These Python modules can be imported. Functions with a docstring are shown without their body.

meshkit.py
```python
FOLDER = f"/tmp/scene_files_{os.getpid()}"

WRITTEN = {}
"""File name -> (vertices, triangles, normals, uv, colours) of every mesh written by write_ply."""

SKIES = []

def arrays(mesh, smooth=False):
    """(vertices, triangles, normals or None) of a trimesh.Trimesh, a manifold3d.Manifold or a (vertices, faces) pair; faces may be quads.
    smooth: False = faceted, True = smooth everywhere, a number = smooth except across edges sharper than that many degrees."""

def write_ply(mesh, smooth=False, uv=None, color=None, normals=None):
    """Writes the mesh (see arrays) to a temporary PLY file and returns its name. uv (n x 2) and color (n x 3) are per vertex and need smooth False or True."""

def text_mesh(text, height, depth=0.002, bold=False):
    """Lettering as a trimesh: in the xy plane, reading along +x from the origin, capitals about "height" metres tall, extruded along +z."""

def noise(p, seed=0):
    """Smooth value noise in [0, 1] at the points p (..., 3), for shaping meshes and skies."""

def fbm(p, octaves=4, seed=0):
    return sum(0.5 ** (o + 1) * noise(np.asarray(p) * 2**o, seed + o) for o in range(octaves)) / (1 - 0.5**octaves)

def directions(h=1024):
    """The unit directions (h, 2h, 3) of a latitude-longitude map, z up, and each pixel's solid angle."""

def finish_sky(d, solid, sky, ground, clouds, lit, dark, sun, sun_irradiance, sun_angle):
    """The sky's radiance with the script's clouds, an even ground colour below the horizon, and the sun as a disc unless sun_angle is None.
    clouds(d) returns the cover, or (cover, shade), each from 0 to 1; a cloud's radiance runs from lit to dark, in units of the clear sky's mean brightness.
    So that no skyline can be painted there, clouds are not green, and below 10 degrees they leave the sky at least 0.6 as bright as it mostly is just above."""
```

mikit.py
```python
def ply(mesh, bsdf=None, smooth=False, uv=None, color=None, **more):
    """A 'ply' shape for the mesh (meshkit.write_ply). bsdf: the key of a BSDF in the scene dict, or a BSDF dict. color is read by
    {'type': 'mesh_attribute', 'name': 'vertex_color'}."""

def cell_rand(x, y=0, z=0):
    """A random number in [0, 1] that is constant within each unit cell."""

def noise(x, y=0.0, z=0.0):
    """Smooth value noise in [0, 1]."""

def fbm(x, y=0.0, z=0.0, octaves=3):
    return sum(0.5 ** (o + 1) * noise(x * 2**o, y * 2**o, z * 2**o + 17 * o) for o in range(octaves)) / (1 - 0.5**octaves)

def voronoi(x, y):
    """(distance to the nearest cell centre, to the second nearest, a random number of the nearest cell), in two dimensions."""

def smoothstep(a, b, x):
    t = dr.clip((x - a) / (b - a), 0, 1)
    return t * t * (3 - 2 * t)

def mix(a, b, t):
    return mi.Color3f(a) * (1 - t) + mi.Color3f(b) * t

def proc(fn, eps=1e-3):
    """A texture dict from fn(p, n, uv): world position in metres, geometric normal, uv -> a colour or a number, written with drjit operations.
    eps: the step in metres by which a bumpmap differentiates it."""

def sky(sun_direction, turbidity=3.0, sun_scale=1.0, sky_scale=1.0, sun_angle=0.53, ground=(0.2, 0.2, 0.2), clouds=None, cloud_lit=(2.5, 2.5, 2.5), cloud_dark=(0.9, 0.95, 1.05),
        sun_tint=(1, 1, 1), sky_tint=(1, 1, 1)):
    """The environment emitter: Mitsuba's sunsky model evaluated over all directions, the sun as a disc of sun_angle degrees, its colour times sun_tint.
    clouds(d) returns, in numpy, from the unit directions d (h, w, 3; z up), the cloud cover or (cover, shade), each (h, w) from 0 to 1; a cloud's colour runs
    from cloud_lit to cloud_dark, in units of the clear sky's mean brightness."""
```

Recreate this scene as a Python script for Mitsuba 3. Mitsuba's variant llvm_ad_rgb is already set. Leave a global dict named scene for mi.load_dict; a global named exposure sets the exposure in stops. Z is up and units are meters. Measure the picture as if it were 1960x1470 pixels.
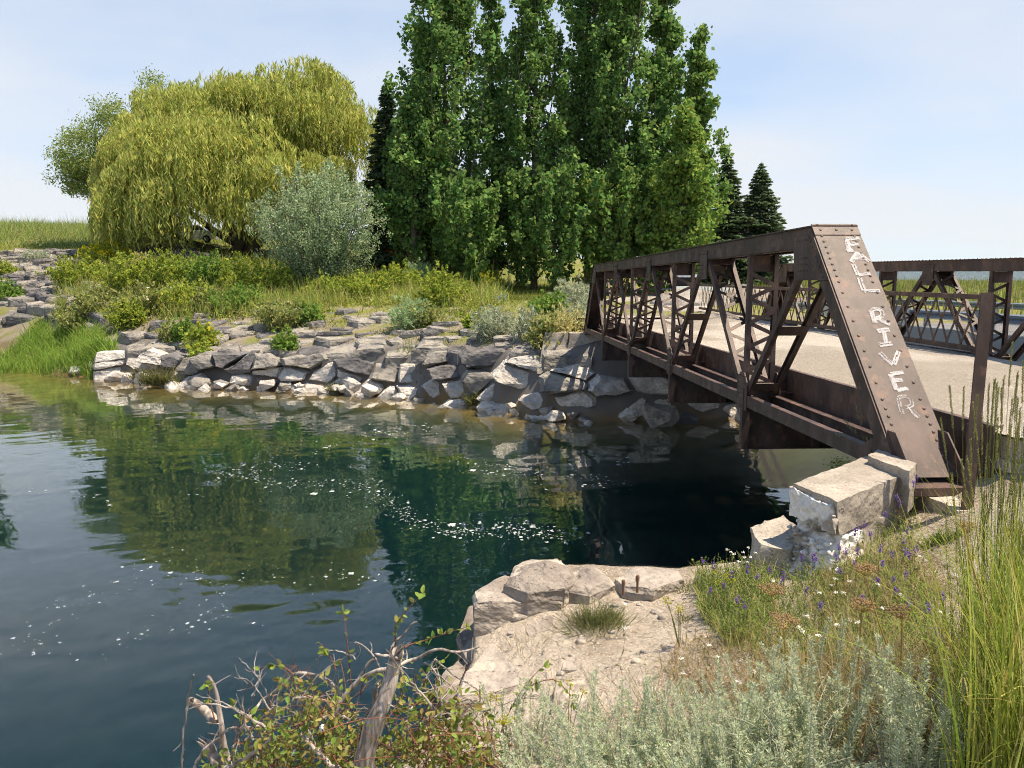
import math
import numpy as np, trimesh, drjit as dr, mitsuba as mi
import mikit, meshkit
from mikit import noise, fbm, voronoi, cell_rand, smoothstep, mix
from scipy.interpolate import RBFInterpolator, RegularGridInterpolator
from scipy.spatial import Voronoi, ConvexHull
from shapely.geometry import Polygon, Point, box as sbox

T = mi.ScalarTransform4f
scene, labels = {}, {}

# ------------------------------------------------------------------ camera, sky, exposure
FOC, PITCH = 1473.0, math.radians(7.35)          # focal length in pixels of the 1960 px wide photograph
CP, SP = math.cos(PITCH), math.sin(PITCH)
scene['camera'] = dict(type='perspective', fov=math.degrees(2 * math.atan(980 / FOC)), fov_axis='x', near_clip=0.05, far_clip=60000.0,
                       to_world=T().look_at(origin=[0, 0, 0], target=[0, CP, -SP], up=[0, 0, 1]), medium={'type': 'ref', 'id': 'air'})
scene['air'] = {'type': 'homogeneous', 'sigma_t': {'type': 'rgb', 'value': [0.9e-5, 1.35e-5, 2.2e-5]}, 'albedo': {'type': 'rgb', 'value': [0.93, 0.95, 0.97]}}
SUN = (0.42, -0.07, 1.0)


def thin_cloud(d):
    p = np.stack([d[..., 0] / (d[..., 2] + 0.25), d[..., 1] / (d[..., 2] + 0.25) * 1.5, d[..., 2] * 0], -1)
    n = meshkit.fbm(p * 1.7 + 3.1, 5, 4)
    low = np.clip(1 - d[..., 2] / 0.42, 0, 1)
    high = np.clip(1 - (d[..., 2] - 0.36) / 0.2, 0, 1)
    side = np.clip(0.5 - 0.9 * d[..., 0], 0, 1)
    return np.clip(0.05 + 0.33 * high + 0.56 * low + 0.22 * side * np.clip(low * 2, 0, 1) + (0.5 + 0.7 * high) * (n - 0.5), 0.03, 0.94), 0.1 + 0 * n


scene['sky'] = mikit.sky(SUN, turbidity=3.0, clouds=thin_cloud, cloud_lit=(1.68, 1.73, 1.83), cloud_dark=(1.2, 1.3, 1.45), ground=(0.12, 0.13, 0.09))
exposure = 2.5

# ------------------------------------------------------------------ helpers
WZ = -4.6                                        # water level; the camera is the origin


def ray(u, v):
    x, y = (u - 980) / FOC, (v - 735) / FOC
    return np.array([x, CP - y * SP, -SP - y * CP])


def at_y(u, v, Y):
    d = ray(u, v)
    return d * (Y / d[1])


def at_z(u, v, z):
    d = ray(u, v)
    return d * (z / d[2])


def uniq(key):
    if key not in scene and key not in labels:
        return key
    k = 1
    while f'{key}_{k:03d}' in scene or f'{key}_{k:03d}' in labels:
        k += 1
    return f'{key}_{k:03d}'


_next = {}


def name(key):
    """the key, or the key with the next three-digit number"""
    n = _next.get(key, 0)
    _next[key] = n + 1
    return key if n == 0 else f'{key}_{n:03d}'


def tag(key, label=None, cat=None, group=None, kind=None):
    labels[key] = {k: v for k, v in (('label', label), ('category', cat), ('group', group), ('kind', kind)) if v}
    return key


def put(key, mesh, mat, smooth=False, color=None):
    """one shape entry; mesh is a Trimesh or (vertices, faces)"""
    key = name(key)
    scene[key] = mikit.ply(mesh, mat, smooth=smooth, color=color)
    return key


def cat(parts):
    """join (vertices, faces) pairs"""
    vs, fs, n = [], [], 0
    for v, f in parts:
        vs.append(np.asarray(v, float)); fs.append(np.asarray(f, int) + n); n += len(v)
    return np.vstack(vs), np.vstack(fs)


BOXF = np.array([[0, 2, 3], [0, 3, 1], [4, 5, 7], [4, 7, 6], [0, 1, 5], [0, 5, 4], [2, 6, 7], [2, 7, 3], [0, 4, 6], [0, 6, 2], [1, 3, 7], [1, 7, 5]])


def obox(c, a, b, n):
    """box from its centre and three half-axis vectors"""
    c, a, b, n = (np.asarray(x, float) for x in (c, a, b, n))
    v = [c + i * a + j * b + k * n for k in (-1, 1) for j in (-1, 1) for i in (-1, 1)]
    f = BOXF if np.dot(np.cross(a, b), n) > 0 else BOXF[:, ::-1]
    return np.array(v), f


def unit(v):
    v = np.asarray(v, float)
    return v / (np.linalg.norm(v, axis=-1, keepdims=True) + 1e-12)


def tube(pts, rad, sides=6, cap=True):
    p = np.asarray(pts, float)
    r = np.broadcast_to(np.asarray(rad, float), (len(p),))
    t = unit(np.gradient(p, axis=0))
    ref = np.where(np.abs(t[:, 2:]) < 0.9, [0, 0, 1.0], [1.0, 0, 0])
    a = unit(np.cross(t, ref)); b = np.cross(t, a)
    ang = np.arange(sides) * 2 * np.pi / sides
    v = p[:, None] + r[:, None, None] * (np.cos(ang)[None, :, None] * a[:, None] + np.sin(ang)[None, :, None] * b[:, None])
    i, j = np.meshgrid(np.arange(len(p) - 1), np.arange(sides), indexing='ij')
    q = np.stack([i * sides + j, i * sides + (j + 1) % sides, (i + 1) * sides + (j + 1) % sides, (i + 1) * sides + j], -1).reshape(-1, 4)
    f = np.vstack([q[:, [0, 1, 2]], q[:, [0, 2, 3]]])
    v = v.reshape(-1, 3)
    if cap:
        n = len(v)
        v = np.vstack([v, p[0], p[-1]])
        k = np.arange(sides)
        f = np.vstack([f, np.stack([k * 0 + n, (k + 1) % sides, k], 1), np.stack([k * 0 + n + 1, (len(p) - 1) * sides + k, (len(p) - 1) * sides + (k + 1) % sides], 1)])
    return v, f


def spline(pts, n):
    p = np.asarray(pts, float)
    if len(p) < 3:
        return p[0] + (p[-1] - p[0]) * np.linspace(0, 1, n)[:, None]
    t = np.concatenate([[0], np.cumsum(np.linalg.norm(np.diff(p, axis=0), axis=1) + 1e-6)])
    from scipy.interpolate import PchipInterpolator
    return PchipInterpolator(t, p)(np.linspace(0, t[-1], n))


def leaves(c, d, size, aspect, rng, flat=0.0, up=None):
    """one rhombic leaf (two triangles) per centre c along direction d; size = length, aspect = width / length"""
    c = np.asarray(c, float); n = len(c)
    d = unit(d)
    r = rng.normal(size=(n, 3)) if up is None else unit(up) + rng.normal(size=(n, 3)) * flat
    w = unit(np.cross(d, r))
    size = np.broadcast_to(size, (n,))[:, None]
    h = d * size * 0.5
    w = w * size * aspect * 0.5
    v = np.stack([c - h, c + w - h * 0.1, c + h, c - w - h * 0.1], 1).reshape(-1, 3)
    k = np.arange(n)[:, None] * 4
    f = np.vstack([k + [0, 1, 2], k + [0, 2, 3]])
    return v, f


def tint(n, rng, base, var=0.18, hue=0.12, per=4):
    """per-leaf colours around the base colours, repeated for the vertices of each leaf"""
    base = np.atleast_2d(base)
    b = base[rng.integers(0, len(base), n)]
    m = np.exp(rng.normal(size=(n, 1)) * var)
    h = np.exp(rng.normal(size=(n, 3)) * [hue, hue * 0.4, hue * 0.6])
    return np.repeat(np.clip(b * m * h, 0.004, 0.9), per, 0)


def ribbons(base, tip_dir, length, width, rng, seg=4, bend=0.35, side=None):
    """grass blades: tapering strips that bend over; returns (v, f, n_verts_per_blade)"""
    base = np.asarray(base, float); n = len(base)
    length = np.broadcast_to(length, (n,)).astype(float); width = np.broadcast_to(width, (n,)).astype(float)
    d0 = unit(tip_dir)
    hz = rng.normal(size=(n, 3)); hz[:, 2] = 0; hz = unit(hz)
    if side is not None:
        hz = unit(hz * 0.6 + side)
    w = unit(np.cross(d0, hz) + rng.normal(size=(n, 3)) * 0.2)
    bend = np.broadcast_to(bend, (n,))
    p, rows = base.copy(), []
    for k in range(seg + 1):
        t = k / seg
        ww = (w * (width * (1 - t ** 1.5) * 0.5 + 0.0004)[:, None])
        rows.append(np.stack([p - ww, p + ww], 1))
        dirn = unit(d0 + hz * (bend * (t * 2.0) ** 1.5)[:, None] - np.array([0, 0, 1.0]) * (bend * t * t * 0.9)[:, None])
        p = p + dirn * (length / seg)[:, None]
    v = np.stack(rows, 1)                        # n, seg+1, 2, 3
    m = (seg + 1) * 2
    k = np.arange(n)[:, None] * m
    f = []
    for s in range(seg):
        a = 2 * s
        f += [k + [a, a + 1, a + 3], k + [a, a + 3, a + 2]]
    return v.reshape(-1, 3), np.vstack(f), m


# ------------------------------------------------------------------ materials
def two(b):
    return {'type': 'twosided', 'bsdf': b}


def bumped(b, fn, scale, eps=2e-3):
    return {'type': 'bumpmap', 'arbitrary': mikit.proc(fn, eps), 'scale': scale, 'bsdf': b}


def leaf_mat(trans=1.05, rough=0.5, spec=0.3):
    return {'type': 'principledthin', 'base_color': {'type': 'mesh_attribute', 'name': 'vertex_color'}, 'roughness': rough, 'diff_trans': trans, 'spec_trans': 0.0, 'eta': 1.45}


scene['leaf'] = leaf_mat()
scene['blade'] = leaf_mat(1.0, 0.5)
scene['petal'] = two({'type': 'diffuse', 'reflectance': {'type': 'mesh_attribute', 'name': 'vertex_color'}})
VC = {'type': 'mesh_attribute', 'name': 'vertex_color'}


def steel_col(p, n, uv):
    a = fbm(p.x * 5, p.y * 5, p.z * 2.2, 4)
    b = noise(p.x * 26, p.y * 26, p.z * 9)
    s = noise(p.x * 90, p.y * 90, p.z * 30)
    c = mix([0.054, 0.037, 0.032], [0.104, 0.069, 0.058], smoothstep(0.35, 0.72, a))
    r = smoothstep(0.60, 0.72, fbm(p.x * 9 + 4, p.y * 9, p.z * 6, 4))
    c = mix(c, [0.165, 0.090, 0.058], r * 0.55)
    k = smoothstep(0.66, 0.72, fbm(p.x * 30, p.y * 30, p.z * 30 + 9, 3))
    c = mix(c, [0.05, 0.036, 0.030], k * 0.5)
    return c * (0.76 + 0.32 * b + 0.2 * s)


# one weathered brown paint for every member of the bridge
scene['steel'] = two({'type': 'principled', 'base_color': mikit.proc(steel_col), 'roughness': 0.56, 'specular': 0.35})


def rock_fn(lo, hi, lichen, amount):
    def fn(p, n, uv):
        a = fbm(p.x * 1.9, p.y * 1.9, p.z * 1.9, 4)
        s = fbm(p.x * 16, p.y * 16, p.z * 16, 3)
        l = fbm(p.x * 3.1 + 9, p.y * 3.1, p.z * 3.1, 4) + 0.25 * (noise(p.x * 30, p.y * 30, p.z * 30) - 0.5)
        c = mix(lo, hi, smoothstep(0.3, 0.7, a)) * (0.62 + 0.76 * s)
        return mix(c, mi.Color3f(lichen) * (0.8 + 0.4 * s), smoothstep(0.62 - amount * 0.2, 0.70 - amount * 0.2, l) * amount)
    return fn


def rock_bump(p, n, uv):
    return fbm(p.x * 9, p.y * 9, p.z * 9, 4)


def rock_mat(lo, hi, lichen, amount, bump=0.09):
    return two(bumped({'type': 'diffuse', 'reflectance': mikit.proc(rock_fn(lo, hi, lichen, amount))}, rock_bump, bump, 4e-3))


scene['rock_dark'] = rock_mat([0.10, 0.099, 0.104], [0.18, 0.176, 0.178], [0.23, 0.22, 0.19], 0.35)
scene['rock_tan'] = rock_mat([0.155, 0.148, 0.138], [0.27, 0.258, 0.238], [0.34, 0.32, 0.27], 0.7)
scene['rock_pale'] = rock_mat([0.40, 0.375, 0.34], [0.58, 0.55, 0.50], [0.64, 0.61, 0.55], 0.4)
scene['rock_brown'] = rock_mat([0.17, 0.145, 0.125], [0.26, 0.225, 0.195], [0.36, 0.33, 0.28], 0.5, 0.02)


def ledge_col(p, n, uv):
    a = fbm(p.x * 2.4, p.y * 2.4, p.z * 2.4, 4)
    s = fbm(p.x * 34, p.y * 34, p.z * 34, 3)
    pit = noise(p.x * 85, p.y * 85, p.z * 85)
    c = mix([0.24, 0.212, 0.185], [0.385, 0.345, 0.30], smoothstep(0.3, 0.7, a)) * (0.75 + 0.5 * s)
    l = fbm(p.x * 5 + 3, p.y * 5, p.z * 5, 4)
    c = mix(c, mi.Color3f(0.50, 0.45, 0.37) * (0.8 + 0.4 * s), smoothstep(0.56, 0.66, l) * 0.7)
    return c * mix([1, 1, 1], [0.45, 0.43, 0.42], smoothstep(0.80, 0.88, pit))


def ledge_bump(p, n, uv):
    return fbm(p.x * 22, p.y * 22, p.z * 22, 4) + 0.5 * fbm(p.x * 5, p.y * 5, p.z * 5, 2)


scene['ledge_rock'] = two(bumped({'type': 'diffuse', 'reflectance': mikit.proc(ledge_col)}, ledge_bump, 0.04, 2e-3))


def conc_col(p, n, uv):
    a = fbm(p.x * 2.2, p.y * 2.2, p.z * 2.2, 4)
    s = fbm(p.x * 45, p.y * 45, p.z * 45, 3)
    agg = noise(p.x * 70, p.y * 70, p.z * 70)
    c = mix([0.29, 0.262, 0.222], [0.43, 0.392, 0.335], smoothstep(0.3, 0.7, a)) * (0.75 + 0.5 * s)
    return c * mix([1, 1, 1], [0.6, 0.58, 0.55], smoothstep(0.72, 0.82, agg))


scene['concrete'] = two(bumped({'type': 'diffuse', 'reflectance': mikit.proc(conc_col)}, ledge_bump, 0.012, 2e-3))


def white_col(p, n, uv):
    s = fbm(p.x * 30, p.y * 30, p.z * 30, 3)
    a = fbm(p.x * 6, p.y * 6, p.z * 6, 3)
    return mix([0.72, 0.70, 0.66], [0.36, 0.32, 0.27], smoothstep(0.46, 0.60, a)) * (0.7 + 0.6 * s)


scene['whitewash'] = two(bumped({'type': 'diffuse', 'reflectance': mikit.proc(white_col)}, ledge_bump, 0.02, 2e-3))


def gravel_col(p, n, uv):
    d1, d2, r = voronoi(p.x * 34, p.y * 34)
    d3, d4, q = voronoi(p.x * 90 + 7, p.y * 90)
    a = fbm(p.x * 0.55, p.y * 0.55, 0, 4)
    c = mix([0.40, 0.365, 0.31], [0.56, 0.52, 0.455], smoothstep(0.35, 0.65, a))
    return c * (0.62 + 0.4 * r + 0.3 * q) * mix([0.72, 0.7, 0.68], [1, 1, 1], smoothstep(0.02, 0.25, d2 - d1))


def gravel_bump(p, n, uv):
    d1, d2, r = voronoi(p.x * 34, p.y * 34)
    return smoothstep(0.0, 0.5, d2 - d1) * (0.5 + r) + fbm(p.x * 30, p.y * 30, 0, 2) * 0.5


scene['gravel'] = two(bumped({'type': 'diffuse', 'reflectance': mikit.proc(gravel_col)}, gravel_bump, 0.011, 2e-3))


def asphalt_col(p, n, uv):
    return mi.Color3f(0.17, 0.17, 0.175) * (0.7 + 0.6 * fbm(p.x * 3, p.y * 0.6, 0, 4)) * (0.8 + 0.4 * noise(p.x * 40, p.y * 40))


scene['asphalt'] = two({'type': 'diffuse', 'reflectance': mikit.proc(asphalt_col)})


def soil_col(p, n, uv):
    a = fbm(p.x * 1.6, p.y * 1.6, 0, 4)
    s = fbm(p.x * 38, p.y * 38, p.z * 38, 3)
    d1, d2, r = voronoi(p.x * 55, p.y * 55)
    c = mix([0.25, 0.215, 0.172], [0.385, 0.34, 0.28], smoothstep(0.3, 0.7, a)) * (0.7 + 0.6 * s)
    return mix(c, mi.Color3f(0.52, 0.46, 0.38) * (0.6 + 0.6 * r), smoothstep(0.70, 0.78, r) * smoothstep(0.5, 0.3, d1))


def soil_bump(p, n, uv):
    d1, d2, r = voronoi(p.x * 55, p.y * 55)
    return fbm(p.x * 25, p.y * 25, p.z * 25, 4) + 0.4 * smoothstep(0.5, 0.1, d1) * r


scene['soil'] = two(bumped({'type': 'diffuse', 'reflectance': mikit.proc(soil_col)}, soil_bump, 0.03, 2e-3))
scene['ground_mat'] = two({'type': 'diffuse', 'reflectance': VC})
scene['bark'] = two({'type': 'diffuse', 'reflectance': {'type': 'rgb', 'value': [0.13, 0.11, 0.09]}})
scene['pale_bark'] = two({'type': 'diffuse', 'reflectance': {'type': 'rgb', 'value': [0.42, 0.39, 0.34]}})


def wood_col(p, n, uv):
    g = fbm(p.x * 60, p.y * 60, p.z * 7, 3)
    a = fbm(p.x * 9, p.y * 9, p.z * 9, 3)
    c = mix([0.17, 0.145, 0.125], [0.42, 0.38, 0.345], smoothstep(0.3, 0.7, g))
    return c * (0.7 + 0.6 * a)


scene['dead_wood'] = two({'type': 'diffuse', 'reflectance': mikit.proc(wood_col)})
scene['chalk'] = two({'type': 'diffuse', 'reflectance': {'type': 'rgb', 'value': [0.50, 0.49, 0.49]}})
scene['galvanised'] = two({'type': 'principled', 'base_color': {'type': 'rgb', 'value': [0.20, 0.24, 0.29]}, 'roughness': 0.5, 'metallic': 0.3})
scene['grey_concrete'] = two({'type': 'diffuse', 'reflectance': {'type': 'rgb', 'value': [0.36, 0.39, 0.385]}})
scene['rust_red'] = two({'type': 'diffuse', 'reflectance': {'type': 'rgb', 'value': [0.30, 0.085, 0.04]}})
scene['rusty_iron'] = two({'type': 'principled', 'base_color': {'type': 'rgb', 'value': [0.17, 0.09, 0.055]}, 'roughness': 0.7})
scene['white_paint'] = two({'type': 'principled', 'base_color': {'type': 'rgb', 'value': [0.72, 0.75, 0.78]}, 'roughness': 0.3})
scene['blue_paint'] = two({'type': 'principled', 'base_color': {'type': 'rgb', 'value': [0.25, 0.38, 0.55]}, 'roughness': 0.3})
scene['dark_glass'] = two({'type': 'principled', 'base_color': {'type': 'rgb', 'value': [0.02, 0.025, 0.03]}, 'roughness': 0.1})
scene['rubber'] = two({'type': 'diffuse', 'reflectance': {'type': 'rgb', 'value': [0.03, 0.03, 0.03]}})
# ------------------------------------------------------------------ the lie of the land
# far waterline, as seen: pixel (u, v) -> a point on the water plane
_fw = np.array([at_z(u, v, WZ)[:2] for u, v in [(0, 706), (110, 720), (200, 725), (350, 741), (500, 746), (650, 752), (850, 770), (1000, 797), (1090, 808)]])
_fwx = np.concatenate([[-400, -90], _fw[:, 0], [4.0, 8.0, 14.0, 60.0, 400.0]])
_fwy = np.concatenate([[60, 52], _fw[:, 1], [25.6, 26.2, 27.5, 34.0, 60.0]])


def far_shore(x):
    return np.interp(x, _fwx, _fwy)


_nwx = np.array([-400, -30, -8, -4, -1.9, -1.2, -0.7, -0.45, -0.36, -0.27, 0.3, 1.25, 2.3, 2.6, 3.4, 11, 30, 400])
_nwy = np.array([-30, 0.0, 3.2, 3.6, 4.1, 4.35, 4.6, 4.85, 5.3, 6.1, 6.6, 6.55, 6.75, 7.0, 7.9, 8.2, 8.5, 0])


def near_shore(x):
    return np.interp(x, _nwx, _nwy)


_fp = [(0, 600, 47), (0, 560, 52), (0, 510, 58), (0, 468, 67), (0, 433, 84), (100, 640, 42.5), (100, 600, 45), (100, 560, 50), (100, 515, 57), (100, 470, 68), (100, 434, 84),
       (215, 672, 38.8), (300, 674, 37.2), (300, 640, 39.5), (300, 603, 42.5), (300, 545, 47), (300, 495, 55), (350, 470, 63), (200, 440, 84), (350, 440, 84), (500, 673, 35.2), (500, 640, 37.6), (500, 603, 41), (500, 560, 46), (500, 505, 57), (550, 480, 70),
       (600, 545, 47), (650, 675, 34.2), (650, 640, 36.6), (650, 602, 41), (700, 562, 47), (740, 510, 60), (850, 680, 31.2), (850, 640, 33.5), (850, 603, 38), (850, 572, 45), (850, 545, 58), (850, 530, 75),
       (1000, 655, 29.3), (1000, 610, 34), (1000, 575, 46), (1000, 552, 60), (1000, 535, 80), (1080, 650, 28.6), (1080, 612, 32), (1080, 575, 42)]
_fpw = [tuple(at_y(*p)) for p in _fp]
_fpw += [(3.5, 29.5, -1.30), (6.5, 29, -1.35), (10, 29, -1.5), (14, 29, -1.7), (4, 36, -1.2), (8, 40, -1.1), (12, 50, -0.9), (6, 60, -0.4), (16, 70, -0.3), (25, 36, -1.6), (30, 60, -0.9), (40, 75, -0.6), (60, 60, -0.8), (60, 90, -0.1),
         (90, 120, 0.0), (-60, 48, -1.0), (-60, 60, 2.0), (-60, 85, 6.4), (-90, 90, 6), (-40, 120, 5.5), (0, 120, 4.2), (40, 120, 0.7), (0, 88, 3.0), (-14, 88, 4.0), (10, 92, 2.6), (25, 100, 0.8), (-90, 60, 1.0), (90, 50, -0.8)]
_fpw = np.array(_fpw)
_far = RBFInterpolator(_fpw[:, :2], _fpw[:, 2], kernel='thin_plate_spline', smoothing=0.3)


_gx, _gy = np.arange(-90, 90.1, 0.75), np.arange(26, 120.1, 0.75)
_far = RegularGridInterpolator((_gx, _gy), _far(np.stack(np.meshgrid(_gx, _gy, indexing='ij'), -1).reshape(-1, 2)).reshape(len(_gx), len(_gy)), bounds_error=False, fill_value=None)


def land_far(x, y):
    x, y = np.broadcast_arrays(np.asarray(x, float), np.asarray(y, float))
    xc, yc = np.clip(x, -90, 90), np.clip(y, 26, 120)
    z = _far(np.stack([xc, yc], -1).reshape(-1, 2)).reshape(x.shape)
    r = np.hypot(x - xc, y - yc)
    k = np.clip(r / 500, 0, 1)
    return z * (1 - k * k * (3 - 2 * k)) + 0.0


_np = [(1050, 1112, -2.36), (1290, 1112, -2.36), (1200, 1200, -2.45), (1000, 1262, -2.58), (880, 1340, -2.75), (1100, 1330, -2.52), (1100, 1420, -2.42), (1400, 1130, -2.3), (1450, 1250, -2.18),
       (1600, 1130, -2.12), (1700, 1080, -1.98), (1780, 1000, -1.9), (1850, 1110, -1.80), (1700, 1200, -1.93), (1900, 1000, -1.68), (1600, 1300, -1.95), (1900, 1300, -1.72), (1500, 1465, -1.95), (1900, 1465, -1.66),
       (1100, 1465, -2.3), (800, 1465, -2.75), (600, 1465, -3.1)]
_npw = np.array([tuple(at_z(*p)) for p in _np] + [(0, 0, -1.7), (0.5, 1.2, -1.85), (0, -4, -1.5), (2.0, 0, -1.55), (4, 0, -1.4), (-2.2, 2, -2.5), (-3, 0, -2.2), (4.3, 5.5, -1.48), (4.75, 5.6, -1.36), (4.9, 6.3, -1.31), (6, 6.3, -1.30), (9, 6.3, -1.31), (5, 4, -1.38), (8, 3, -1.34), (8, 7, -1.34), (14, 2, -1.34),
                                                  (14, 7, -1.5), (3.9, 6.6, -1.75), (-1.6, 3.6, -3.3), (-6, 1, -2.6), (3.2, 8.0, -2.3), (2.6, 6.6, -2.3)])
_near = RBFInterpolator(_npw[:, :2], _npw[:, 2], kernel='thin_plate_spline', smoothing=0.002)


_gx, _gy = np.arange(-7, 14.05, 0.1), np.arange(-4, 8.55, 0.1)
_near = RegularGridInterpolator((_gx, _gy), _near(np.stack(np.meshgrid(_gx, _gy, indexing='ij'), -1).reshape(-1, 2)).reshape(len(_gx), len(_gy)), bounds_error=False, fill_value=None)


def land_near(x, y):
    x, y = np.broadcast_arrays(np.asarray(x, float), np.asarray(y, float))
    xc, yc = np.clip(x, -7, 14), np.clip(y, -4, 8.5)
    return np.clip(_near(np.stack([xc, yc], -1).reshape(-1, 2)).reshape(x.shape), -3.8, -1.2)


def bed(x, y):
    """river bed below the water level, from the distances to the two shores"""
    df, dn = np.maximum(far_shore(x) - y, 0), np.maximum(y - near_shore(x), 0)
    left = np.clip((-8 - x) / 12, 0, 1)
    deep = 3.4 - 1.2 * left
    b = 0.06 + np.minimum(df, 1.6) * 0.07 + np.maximum(df - 1.6, 0) * 0.30
    bl = 0.05 + np.minimum(df, 9) * 0.020 + np.maximum(df - 9, 0) * 0.22
    b = np.minimum(b * (1 - left) + bl * left, deep)
    b = np.minimum(b, 0.5 + dn * 0.9)
    nz = meshkit.fbm(np.stack([x * 0.5, y * 0.5, 0 * x], -1), 3, 7) - 0.5
    return WZ - b - nz * 0.3 * np.clip(b, 0.2, 1)


def height(x, y):
    x, y = np.broadcast_arrays(np.asarray(x, float), np.asarray(y, float))
    df, dn = y - far_shore(x), near_shore(x) - y
    zb = bed(x, y)
    zf = land_far(x, y)
    ramp = np.clip((df - 0.2) / 1.1, 0, 1)
    kl = np.clip((-21.5 - x) / 3, 0, 1)
    ramp = ramp * (1 - kl) + kl * np.clip((df + 0.1) / 5.5, 0, 1)
    far = np.where(df > 0, (WZ - 0.15) * (1 - ramp) + zf * ramp, zb)
    zn = land_near(x, y)
    rn = np.clip((dn + 0.05) / 0.3, 0, 1)
    near = (WZ - 0.3) * (1 - rn) + zn * rn
    return np.where(dn > -0.05, near, far)


def hit(u, v, near=False):
    """where the line of sight through pixel (u, v) meets the ground"""
    d = ray(u, v)
    ys = np.linspace(1.0, 8.5, 600) if near else np.linspace(24, 150, 2500)
    p = d[None] * (ys / d[1])[:, None]
    z = height(p[:, 0], p[:, 1])
    k = np.nonzero(p[:, 2] < z)[0]
    k = k[0] if len(k) else len(ys) - 1
    return np.array([p[k, 0], p[k, 1], z[k]])


def grid_mesh(xs, ys, zfn):
    X, Y = np.meshgrid(xs, ys)
    Z = zfn(X, Y)
    v = np.stack([X, Y, Z], -1).reshape(-1, 3)
    nx, ny = len(xs), len(ys)
    i, j = np.meshgrid(np.arange(ny - 1), np.arange(nx - 1), indexing='ij')
    a = (i * nx + j).ravel()
    q = np.stack([a, a + 1, a + nx + 1, a + nx], -1)
    return v, np.vstack([q[:, [0, 1, 2]], q[:, [0, 2, 3]]])


def axis(parts):
    out = [np.arange(a, b, s) for a, b, s in parts]
    return np.unique(np.concatenate(out).round(4))


def grow(a, b, s, k=1.25):
    out, d = [a], s
    while out[-1] < b:
        out.append(min(b, out[-1] + d)); d *= k
    return np.array(out)


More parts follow.
